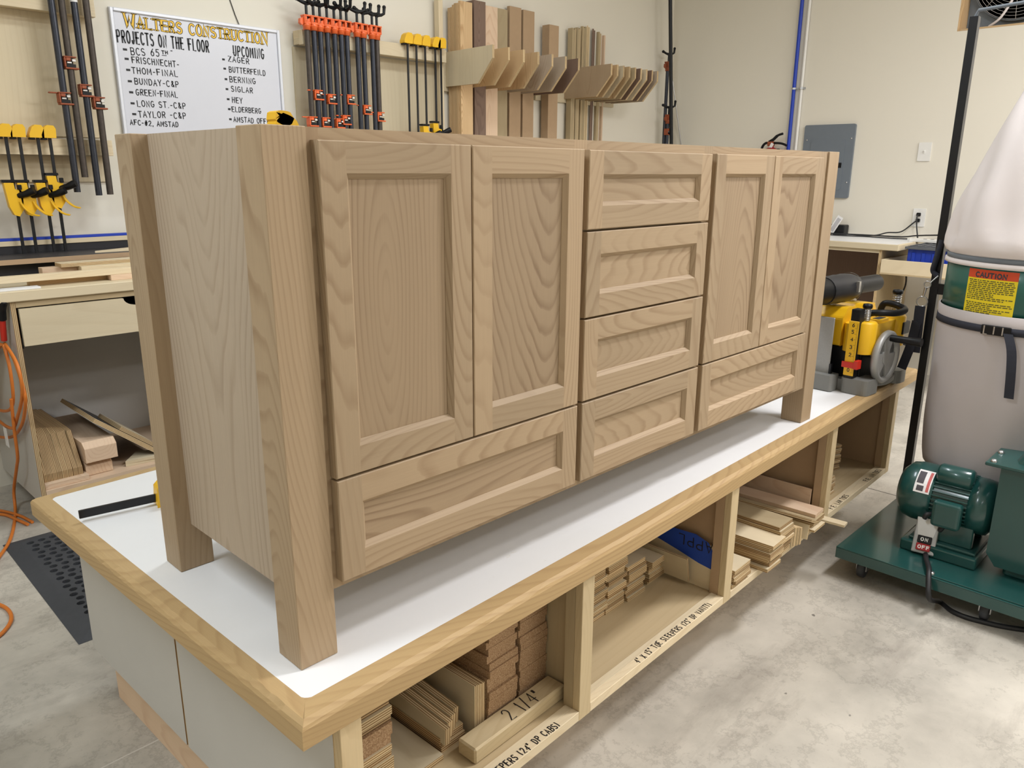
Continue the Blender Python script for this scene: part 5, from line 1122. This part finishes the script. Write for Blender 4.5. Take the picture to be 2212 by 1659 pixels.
# post with hanger, ring legs, strap and snap hook
px_, py_ = 2.682, -.112
dpart('post', 'blacksteel', lambda m: (m.box(px_ - .014, px_ + .014, py_ - .014, py_ + .014, BZ + .0002, 1.325), m.box(px_ - .035, px_ + .03, py_ - .016, py_ + .015, BZ + .0002, BZ + .012)))
dpart('hanger_rod', 'steelgrey', lambda m: m.tube([(px_, py_, 1.325), (px_, py_ - .008, 1.345), (px_ - .02, py_ - .2, 1.352), (bx_ + .05, by_ - .10, 1.355), (bx_ + .05, by_ - .10, zu + .885)], .006, 8))
dpart('ring_leg', 'blacksteel', lambda m: (m.box(bx_ + br + .002, bx_ + br + .03, by_ - .28, by_ - .25, BZ, z1r), m.box(bx_ + .1, bx_ + br + .03, by_ - .28, by_ - .25, z0r - .02, z0r)))
dpart('ring_bracket', 'blacksteel', lambda m: m.box(px_ - .012, px_ + .012, py_ - .040, py_ - .0142, z0r + .02, z0r + .06))
sx = V3((px_ - .03, py_ + .005, 0))
zc1 = at(2033, 590, 0, px_ - .03).z; 
def f(m): m.tube(curve([V3((px_ - .016, py_ - .004, zc1 + .12)), V3((px_ - .03, py_ + .004, zc1 + .04)), V3((px_ - .026, py_ + .008, zc1 + .005)), V3((px_ - .03, py_ - .012, zc1 - .012))]), .010, 8)
dpart('strap_loop', 'webbing', f)
def f(m):
    c = V3((px_ - .045, py_ + .015, zc1 - .045)); m.tube([c + V3((0, .012 * math.cos(t), .012 * math.sin(t))) for t in [2 * PI * i / 16 for i in range(17)]], .0028, 6)
    m.tube([c + V3((0, -.010, .008)), c + V3((.01, -.03, .035))], .003, 6); m.tube([c + V3((0, .004, -.012)), c + V3((0, .008, -.045))], [.006, .0035], 8)
    c2 = c + V3((0, .010, -.066)); m.tube([c2 + V3((0, .019 * math.cos(t), .019 * math.sin(t))) for t in [2 * PI * i / 18 for i in range(19)]], .0028, 6)
dpart('snap_hook', 'steel', f)
def f(m):
    a = V3((px_ - .05, py_ + .027, zc1 - .128)); m.strap(curve([a, a + V3((0, .000, -.03)), a + V3((0, -.002, -.10)), a + V3((.0, -.004, -.18))], 4), .036, .004, (0, 1, 0)); m.strap(curve([a + V3((-.004, .004, -.06)), a + V3((-.006, .010, -.13)), a + V3((-.006, .018, -.18)), a + V3((-.006, .034, -.25))], 4), .034, .003, (0, .9, .2))
dpart('strap_tail', 'webbing', f)
# switch box on a bracket with its lead
sp_ = at(1999, 1158, 2, -.418)
swb = dpart('switch_box', 'alu', lambda m: (m.at(sp_ - DO, (0, math.radians(24), math.radians(8))), m.box(.002, .042, -.036, .036, -.062, .062)), bev=.004, seg=2)
def sw(name, mat, bs, bev=0):
    m = M(); m.at(sp_ - DO, (0, math.radians(24), math.radians(8)))
    for b in bs: m.box(*b)
    return m.build(name, MT[mat], swb, bev)
m = M(); m.at(sp_ - DO, (0, math.radians(24), math.radians(8))); m.prism([(-.024, .0), (.024, 0), (.035, .061), (-.035, .061)], 0, .0012, .0022); m.build('face_plate', MT['steel'], swb)
sw('start_button', 'black', [(-.006, .0018, -.022, .022, -.026, -.0005)], .002); sw('stop_button', 'red', [(-.008, .0018, -.022, .022, -.052, -.0275)], .002)
def swt(t, y0, z0, xo):
    m = M(); m.at(sp_ - DO, (0, math.radians(24), math.radians(8))); write(m, t, V3((xo, y0, z0)), V3((0, -1, 0)), V3((0, 0, 1)), .0105, .0026, cw=.8, gap=.45); m.build('lettering', MT['white'], swb)
swt('ON', .011, -.018, -.0063); swt('OFF', .0155, -.045, -.0083)
dpart('switch_bracket', 'green', lambda m: (m.box(sp_.x + .036, sp_.x + .042, sp_.y - .03, sp_.y + .03, BZ + .0002, sp_.z - .02),), base)
dpart('motor_lead', 'cable', lambda m: m.tube(curve([sp_ + V3((-.008, .01, .066)), sp_ + V3((-.006, 0, .085)), sp_ + V3((.03, -.05, .085)), V3((mx - .10, -.37, mz - .085)), V3((mx - .105, -.38, mz - .068))]), .0075, 10), mot)
pts = [sp_ + V3((.035, .002, -.062))] + [at(u, v, 2, z) for u, v, z in ((1997, 1225, -.50), (2005, 1262, -.56), (2030, 1300, FLOOR + .008), (2060, 1322, FLOOR + .008), (2110, 1340, FLOOR + .008), (2212, 1360, FLOOR + .008), (2400, 1372, FLOOR + .008))]
pts[1].x = min(pts[1].x, BX0 - .012); pts[2].x = min(pts[2].x, BX0 - .02)
dpart('power_lead', 'cable', lambda m: m.tube(curve([pts[0], V3((BX0 + .10, pts[0].y - .03, BZ + .012)), V3((BX0 + .03, pts[0].y - .06, BZ + .014)), V3((BX0 - .012, pts[0].y - .075, BZ - .01))] + [V3((BX0 - .03, pts[0].y - .09, BZ - .06))] + pts[3:]), .0085, 10))
# ---------------------------------------------------------------- clamp lying on the bench and the yellow handle on the cabinet
a = at(170, 1111, 2, .021); b = at(338, 1074, 2, .021); d = (b - a).normalized(); r_ = math.atan2(d.y, d.x)
bc = thing('bar_clamp', 'yellow bar clamp lying on the bench behind the cabinet leg', 'clamp', (a.x, a.y, 0), r_)
L = (b - a).length
m = M(); m.box(0, L + .42, -.0035, .0035, .010, .030); m.build('bar', MT['blacksteel'], bc, .001)
m = M(); m.prism([(.0, L - .004), (.0, L + .052), (.05, L + .050), (.062, L + .038), (.062, L + .014), (.048, L)], 1, -.020, .020); m.build('fixed_head', MT['yellow'], bc, .006, 2)
m = M(); m.prism([(.001, L + .20), (.001, L + .34), (.05, L + .34), (.07, L + .26), (.055, L + .20)], 1, -.019, .019); m.build('moving_head', MT['yellow'], bc, .005, 2)
hl, hr = at(580, 268, 1, .40), at(638, 269, 1, .40); zt = HV + .0005
hw = hr.x - hl.x
th_ = thing('power_tool', 'tool with a yellow loop handle lying on top of the cabinet behind the front leg', 'power tool', ((hl.x + hr.x) / 2, .40, zt))
hh = at(612, 246, 1, .40).z - zt
m = M(); m.strap(curve([(-hw / 2 + .012, 0, .0), (-hw / 2 + .018, 0, hh * .55), (-hw / 2 + .035, 0, hh * .80), (-.01, 0, hh * .86), (hw / 2 - .04, 0, hh * .80), (hw / 2 - .015, 0, hh * .55), (hw / 2 - .012, 0, 0)], 6), .034, .022, (0, 1, 0)); m.build('loop_handle', MT['yellow'], th_, .006, 3)
m = M(); m.prism(rrect(-hw / 2 - .01, hw / 2 + .05, -.04, .04, .015), 2, -.012, .0); m.tube([(-.03, 0, hh * .22), (.012, 0, hh * .16)], .008, 8); m.build('tool_body', MT['black'], th_)
